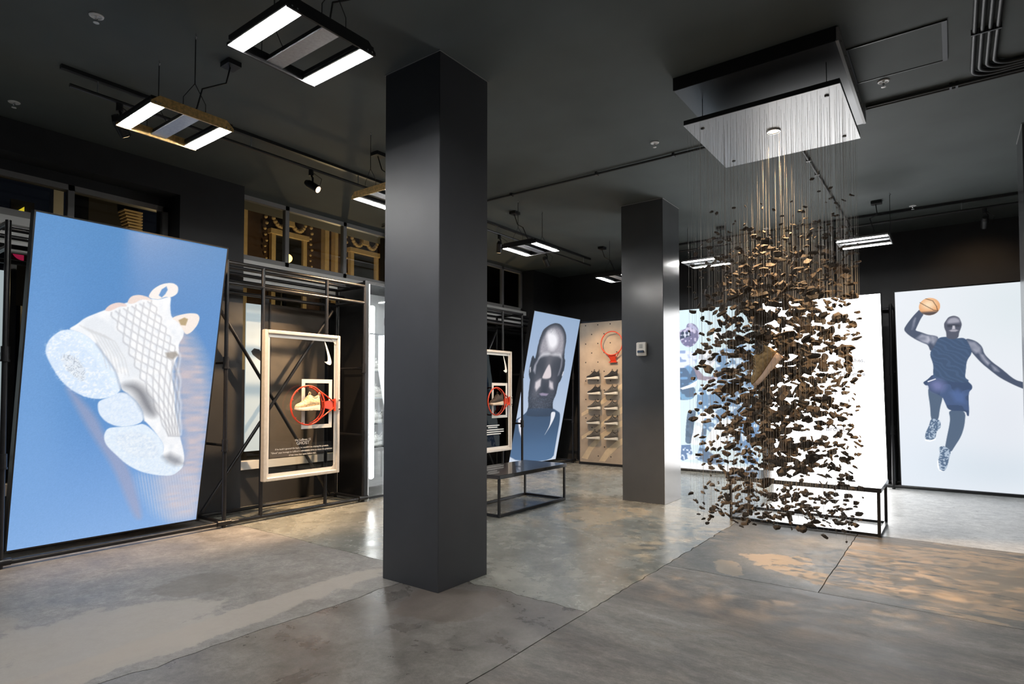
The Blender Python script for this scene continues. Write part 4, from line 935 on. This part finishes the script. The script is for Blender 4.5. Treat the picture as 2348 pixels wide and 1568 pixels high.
SC = Vector((-1.16, 5.2, 1.5))     # middle of the hanging sculpture
spotlight('black spotlight on the street track beside the golden brown pendant', (-5.39, 1.93, 3.75), (-6.3, 3.9, 1.2), 560, 60, .7)
spotlight('black spotlight on the street track above the first backboard', (-5.39, 3.72, 3.75), (-.1, 6.0, .1), 2300, 21, .6)
spotlight('black spotlight on the street track near the far bench', (-5.39, 6.95, 3.75), (-6.1, 7.6, 1.3), 200, 60, .7)
spotlight('black spotlight hidden behind the big column', (-5.39, 5.35, 3.75), (-6.6, 3.75, 1.1), 900, 62, .7)
spotlight('black spotlight on the street track in front of the portrait', (-5.39, 8.2, 3.75), (-5.3, 10.3, 1.2), 260, 60, .6)
spotlight('black spotlight on the back track near the edge column', (.35, 9.62, 3.75), (.3, 10.9, 3.0), 12, 80, .8)
spotlight('black spotlight on the camera side track aimed through the shards', (2.6, 4.2, 3.75), (-2.9, 6.3, .5), 2000, 24, .6)

# ---------------------------------------------------------------- hanging shard sculpture
rnd = random.Random(11)
sc = thing('hanging_sculpture', 'suspended cloud of charred shards on strings under a white plate', 'sculpture', (-1.16, 5.2, 0))
M['shard'] = mat('charred bark shard', (.042, .029, .018), .75, noise=.45, nscale=25, bump=.5)
M['plate'] = mat('satin white acrylic plate', (.46, .47, .49), .30, spec=.5)
M['plateblack'] = mat('black plate edge', (.010,.010,.011), .45)
M['underbox'] = mat('dark satin metal box', (.055,.056,.060), .36, .4)
MB().box((-1.745, 4.49, 3.80), (-.60, 6.05, CZ)).build('ceiling_box', M['plateblack'], sc)
MB().box((-1.74, 4.495, 3.797), (-.605, 6.045, 3.80)).build('ceiling_box_underside', M['underbox'], sc)
sr = MB().box((-.605, 4.49, 3.795), (-.585, 6.05, CZ-.01)).build('side_strip', M['grey'], sc)
for k in range(7): MB().lathe((-.5845, 4.6+k*.22, 3.84), [(.006, -.001), (.006, .002)], 8, 0).build('screw', M['black'], sr)
PZ = 3.555
pl = MB().box((-1.71, 4.615, PZ), (-.597, 5.73, PZ+.004)).build('hanging_plate', M['plate'], sc)
MB().box((-1.708, 4.617, PZ+.0042), (-.599, 5.728, PZ+.04)).build('plate_backing', M['plateblack'], pl)
for (x, y) in ((-1.60, 4.75), (-.70, 4.75), (-1.60, 5.60), (-.70, 5.60)):
    MB().tube((x, y, PZ+.04), (x, y, 3.797), .003, 6).build('hanger_rod', M['black'], pl)
    MB().lathe((x, y, PZ), [(.016, 0), (.016, -.006), (.008, -.010)], 12).build('bolt', M['black'], pl)
dl = MB(); n_ = 24
dl.path([(-1.15+.048*math.cos(2*PI*k/n_), 5.14+.048*math.sin(2*PI*k/n_), PZ-.004) for k in range(n_)], .008, 6, True)
dl = dl.build('downlight_ring', M['chrome'], sc, True)
M['down'] = mat('warm downlight', (.9,.8,.6), .3, emit=WARM, estr=20.0)
MB().lathe((-1.15, 5.14, PZ-.002), [(.042, 0), (.042, -.003)], 20).build('downlight_lens', M['down'], dl)
L = bpy.data.lights.new('downlight', 'SPOT'); L.energy = 650; L.color = WARM; L.spot_size = math.radians(46); L.spot_blend = .5; L.shadow_soft_size = .03
lo = bpy.data.objects.new('downlight_beam', L); COL.objects.link(lo); lo.parent = sc; lo.location = (-1.15+1.16, 5.14-5.2, PZ-.02)
# strings on a jittered grid
NX, NY = 20, 15; SX = [-1.685 + 1.065*i/(NX-1) for i in range(NX)]; SY = [4.64 + 1.06*j/(NY-1) for j in range(NY)]
strings = []
smesh = None
for i in range(NX):
    for j in range(NY):
        x = SX[i] + rnd.uniform(-.014, .014); y = SY[j] + rnd.uniform(-.016, .016); zb = .36 + rnd.random()*.25
        strings.append((x, y, zb))
        if smesh is None:
            smesh = MB().tube((0, 0, 0), (0, 0, 1), .0007, 6, cap=False).mesh('string', M['string'], True)
        o = bpy.data.objects.new('string', smesh); COL.objects.link(o); o.parent = sc
        o.location = (x+1.16, y-5.2, zb); o.scale = (1, 1, PZ-zb)
def shard_geo(r):
    n = r.randint(5, 8); el = r.uniform(.32, .75); pts = []
    for k in range(n):
        a = 2*PI*(k + r.uniform(-.3, .3))/n; q = r.uniform(.55, 1.0); pts.append((math.cos(a)*q*.5, math.sin(a)*q*.5*el))
    th = r.uniform(.06, .14); bend = r.uniform(-.5, .5)
    f0 = lambda p: (p[0], p[1], -th + bend*p[0]*p[0] + r.uniform(-.02, .02)); f1 = lambda p: (p[0]*.86, p[1]*.82, th + bend*p[0]*p[0] + r.uniform(-.03, .03))
    return MB().prism(pts, f0, f1)
geos = [shard_geo(rnd) for _ in range(26)]
shards = []
for (x, y, zb) in strings:
    ex = (x+1.15)/.56; ey = (y-5.17)/.56; rr = math.hypot(ex, ey)
    z = zb + rnd.uniform(0, .06)
    ztop = 2.86 + rnd.uniform(-.22, .12)
    while z < ztop:
        ez = (z-1.62)/1.25; core = math.exp(-(rr*rr*.9 + ez*ez*1.3))
        size = (.040 + rnd.random()*.034) * (1 + 2.5*core*rnd.random()**1.6) * (1 + .3*core)
        if z > 2.55: size *= .75
        shards.append((size, x, y, z))
        gap = (.215 + rnd.random()*.27 + (.10 if z > 2.4 else 0)) * (1 + .7*max(0, rr-.75))
        z += gap * (1.1 - .3*core)
shards = [q for q in shards if not (q[2] < 4.95 and abs(q[3]-1.60) < .21 and abs(q[1]+1.10) < .21)]   # room for the hanging sneaker
shards.sort(reverse=True)
def place(s_): return Matrix.Translation(Vector((s_[1], s_[2], s_[3])) - sc.location) @ Matrix.Rotation(rnd.uniform(0, 2*PI), 4, 'Z') @ Matrix.Rotation(rnd.gauss(0, 1.0), 4, 'X') @ Matrix.Rotation(rnd.gauss(0, .45), 4, 'Y') @ Matrix.Diagonal((s_[0], s_[0], s_[0]*.8, 1))
gm = [g.mesh('shard', M['shard']) for g in geos]
for s_ in shards[:300]:
    o = bpy.data.objects.new('shard', rnd.choice(gm)); COL.objects.link(o); o.parent = sc; o.matrix_local = place(s_)
rest = MB()
for s_ in shards[300:]:
    g = rnd.choice(geos); m_ = place(s_); rest.add([m_ @ Vector(v) + sc.location for v in g.v], g.f)
o = rest.build('small_shards', M['shard'], sc); o['kind'] = 'stuff'; o['label'] = 'small charred shards on the strings'
sneaker(SH_GOLD, 'bark textured sneaker hanging nose down among the shards', (-1.205, 4.72, 1.452), (0, math.radians(-50), math.radians(24)), .30)

# ---------------------------------------------------------------- ceiling services
def conduit(label, runs, r=.013, loc=None):
    t = thing('conduit', label, 'conduit', loc or runs[0][0])
    for k in runs: smooth_by_angle(MB().path(k, r, 8).build('pipe', M['conduit'], t), 60)
    return t
zc_ = CZ - .02
tc = conduit('thin conduit crossing the ceiling from the big column to the plate', [[(-6.8, 5.92, zc_), (-1.75, 5.92, zc_)]])
for x in (-4.4, -3.2, -2.3): MB().box((x-.012, 5.895, CZ-.036), (x+.012, 5.945, CZ)).build('clip', M['rail'], tc)
tc = conduit('conduit pair leaving the shard plate along the ceiling', [[(-.57, y, zc_), (2.5, y, zc_)] for y in (5.90, 5.94)])
for x in (.02, .06, 1.5): MB().box((x-.008, 5.875, CZ-.038), (x+.008, 5.965, CZ)).build('clip', M['rail'], tc)
tc = conduit('conduit running from the shard plate to the back wall', [[(-1.20, 6.06, zc_), (-1.20, YE-.36, zc_)]])
for y in (6.9, 7.4, 8.9): MB().box((-1.225, y-.012, CZ-.036), (-1.175, y+.012, CZ)).build('clip', M['rail'], tc)
def bend(x, yb, R): return [(x, 3.2, zc_)] + [(x+R-R*math.cos(a), yb-R+R*math.sin(a), zc_) for a in [PI/2*k/8 for k in range(9)]] + [(2.5, yb, zc_)]
bd = [bend(.155+.042*k, 5.835-.042*k, .13) for k in range(4)]
tc = conduit('four bent conduits turning across the ceiling corner', bd, .015, (.3, 5.7, zc_))
for k in range(4): MB().box((.135+.042*k, 5.10, CZ-.04), (.175+.042*k, 5.115, CZ)).build('clip', M['rail'], tc)
for (x, y, lb) in ((-4.50, 1.465, 'white sprinkler in the ceiling corner above the golden brown pendant'), (-6.42, 1.50, 'white sprinkler above the near street window'), (-2.35, 5.55, 'white sprinkler beside the long thin conduit'),
                   (-.41, 5.53, 'white sprinkler beside the ceiling hatch'), (-.40, 9.5, 'white sprinkler near the back track'), (-2.25, 9.5, 'white sprinkler behind the shard strings')):
    t = thing('sprinkler', lb, 'sprinkler', (x, y, CZ), 'ceiling sprinklers')
    MB().lathe((x, y, CZ), [(.044, 0), (.042, -.006), (.030, -.010), (.028, -.004)], 20).build('escutcheon', M['white'], t, True)
    MB().lathe((x, y, CZ), [(.010, -.004), (.010, -.025), (.004, -.030), (.004, -.046)], 10).build('stem', M['chrome'], t)
    MB().lathe((x, y, CZ), [(.016, -.046), (.018, -.049), (.006, -.052)], 12).build('deflector', M['white'], t)
t = thing('ceiling_hatch', 'flush square access hatch in the ceiling beside the plate', 'hatch', (-.3, 5.14, CZ))
x0, x1, y0, y1 = -.585, .005, 4.85, 5.44
MB().box((x0+.012, y0+.012, CZ-.006), (x1-.012, y1-.012, CZ)).build('hatch_door', M['ceil'], t)
for (a, b) in (((x0, y0), (x1, y0+.008)), ((x0, y1-.008), (x1, y1)), ((x0, y0+.008), (x0+.008, y1-.008)), ((x1-.03, y0+.008), (x1, y1-.008))): MB().box((a[0], a[1], CZ-.010), (b[0], b[1], CZ)).build('hatch_frame', M['rail'], t)
t = thing('alarm_unit', 'white speaker strobe alarm on the grey column', 'alarm', (-3.235, 7.2, 1.97))
MB().bbox((-3.305, 7.155, 1.885), (-3.170, 7.199, 2.062), .010).build('housing', M['offwhite'], t)
gr = MB()
for k in range(6): gr.box((-3.26+.0, 7.152, 1.985+.009*k), (-3.215, 7.154, 1.989+.009*k))
gr.build('speaker_slots', M['grey'], t)
MB().bbox((-3.285, 7.140, 1.922), (-3.192, 7.156, 1.955), .006).build('strobe_lens', M['chrome'], t)

# ---------------------------------------------------------------- street outside
FX = -15.0
t = thing('building', 'brick house with gilded garlanded windows across the street', 'building', (FX-1, 9, 0))
M['brick'] = mat('brown brick at night', (.08, .045, .027), .9, noise=.3, nscale=2)
M['gilt'] = mat('cream carved stone', (.74, .57, .32), .7, noise=.1, nscale=8)
MB().box((FX-.5, 7.9, -.1), (FX, 28, 9)).build('facade', M['brick'], t)
def facade_window(y0, y1, z0, z1):
    f = MB()
    f.box((FX, y0, z0), (FX+.14, y0+.12, z1)).box((FX, y1-.12, z0), (FX+.14, y1, z1)).box((FX, y0-.05, z1), (FX+.18, y1+.05, z1+.13)); f = f.build('window_frame', M['gilt'], t)
    MB().box((FX+.01, y0+.12, z0), (FX+.05, y1-.12, z1)).build('pane', mat('dark far pane', (.02,.02,.02), .1), f)
    sw = MB()
    for (a, b) in ((y0, (y0+y1)/2), ((y0+y1)/2, y1)):
        for k in range(11):
            q = k/10; sw.ball((FX+.12, a+(b-a)*q, z1+.52-.30*math.sin(PI*q)), .05+.025*math.sin(PI*q), 6, 4)
    sw.box((FX, (y0+y1)/2-.11, z1+.30), (FX+.2, (y0+y1)/2+.11, z1+.62))
    sw.build('garland', M['gilt'], f)
    for y in (y0-.16, y1+.16):
        dr = MB()
        for k in range(8): dr.ball((FX+.1, y+.03*math.sin(k*2), z1+.42-.16*k), .05-.003*k, 6, 4)
        dr.build('drop_garland', M['gilt'], f)
for (a, b) in ((9.05, 10.15), (11.7, 12.8), (14.4, 15.5), (17.0, 18.1), ): facade_window(a, b, 3.2, 5.75)
for (y, w_) in ((10.72, .14), (11.08, .10), (13.5, .14), (16.2, .14), (8.2, .12)): MB().box((FX, y, 2), (FX+.2, y+w_, 6.6)).build('pilaster', M['gilt'], t)
for z in (6.62, 6.82): MB().box((FX, 10.2, z), (FX+.3, 11.4, z+.07)).build('cornice', M['gilt'], t)
for z in (6.62, 6.82, 6.98): MB().box((FX, 11.6, z), (FX+.3, 13.4, z+.07)).build('cornice', M['gilt'], t)
t = thing('building', 'dark corner house with a carved bracket across the street', 'building', (-12.5, 4.0, 0))
MB().box((-13.0, 3.95, -.1), (-12.3, 4.75, 7)).build('facade', mat('dark far wall', (.03,.028,.026), .9), t)
bk = MB()
for k in range(7): bk.box((-12.3, 4.50-.015*k, 4.38+.055*k), (-12.02, 4.72, 4.41+.055*k))
bk.build('bracket', M['gilt'], t); MB().box((-12.3, 3.38, 0), (-12.1, 3.52, 7)).build('corner_pilaster', M['fascia'], t)
t = thing('street_lamp', 'glowing orange street lamp outside the middle window', 'lamp', (-9.5, 6.1, 0))
MB().tube((-9.62, 6.1, -.1), (-9.62, 6.1, 3.72), .05, 10).build('pole', M['black'], t); MB().tube((-9.62, 6.1, 3.70), (-9.5, 6.1, 3.76), .02, 8).build('arm', M['black'], t)
MB().ball((-9.5, 6.1, 3.80), .075, 14, 10).build('globe', mat('sodium lamp', (.9,.6,.3), .3, emit=(1, .42, .08), estr=9), t, True)
t = thing('neon_sign', 'red and yellow lit sign seen past the picture corner', 'sign', (-12, 2.9, 3.4))
M['nred'] = mat('red neon panel', (.3,.02,.05), .5, emit=(.85,.03,.12), estr=.9); M['nyel'] = mat('yellow neon panel', (.4,.35,.05), .5, emit=(.8,.62,.03), estr=.8)
for k, (y, z) in enumerate(((2.96, 4.30), (2.97, 3.98), (2.97, 3.68))):
    a0 = MB().prism([(0,0)] + [(.15*math.cos(a), .15*math.sin(a)) for a in [PI + PI/2*i/8 for i in range(9)]], lambda p: (-12.0, y+p[0], z+p[1]), lambda p: (-11.97, y+p[0], z+p[1])).build('red_quadrant', M['nred'], t)
    MB().prism([(0,0), (0,.10), (-.10,0)], lambda p: (-12.0, y+p[0], z+p[1]), lambda p: (-11.97, y+p[0], z+p[1])).build('yellow_triangle', M['nyel'], t)
MB().box((-12.08, 2.80, 2.8), (-12.01, 3.10, 4.5)).build('sign_board', M['case'], t); MB().tube((-12.04, 2.95, -.1), (-12.04, 2.95, 2.8), .04, 8).build('sign_post', M['black'], t)
o = MB().box((-40, -12, -.2), (-7.62, 40, -.1)).build('street', mat('asphalt', (.03,.03,.032), .7)); tag(o, 'dark street outside the shop', kind='structure')
for (y, z, w_) in ((9.6, 2.0, 200), (13.5, 2.0, 200), (4.6, 3.0, 40)):
    L = bpy.data.lights.new('facade_uplight', 'POINT'); L.energy = w_; L.color = (1, .72, .34); L.shadow_soft_size = .1
    lo = bpy.data.objects.new('facade_uplight', L); COL.objects.link(lo); lo.location = (FX+2.2 if y > 5 else -11.0, y, z)
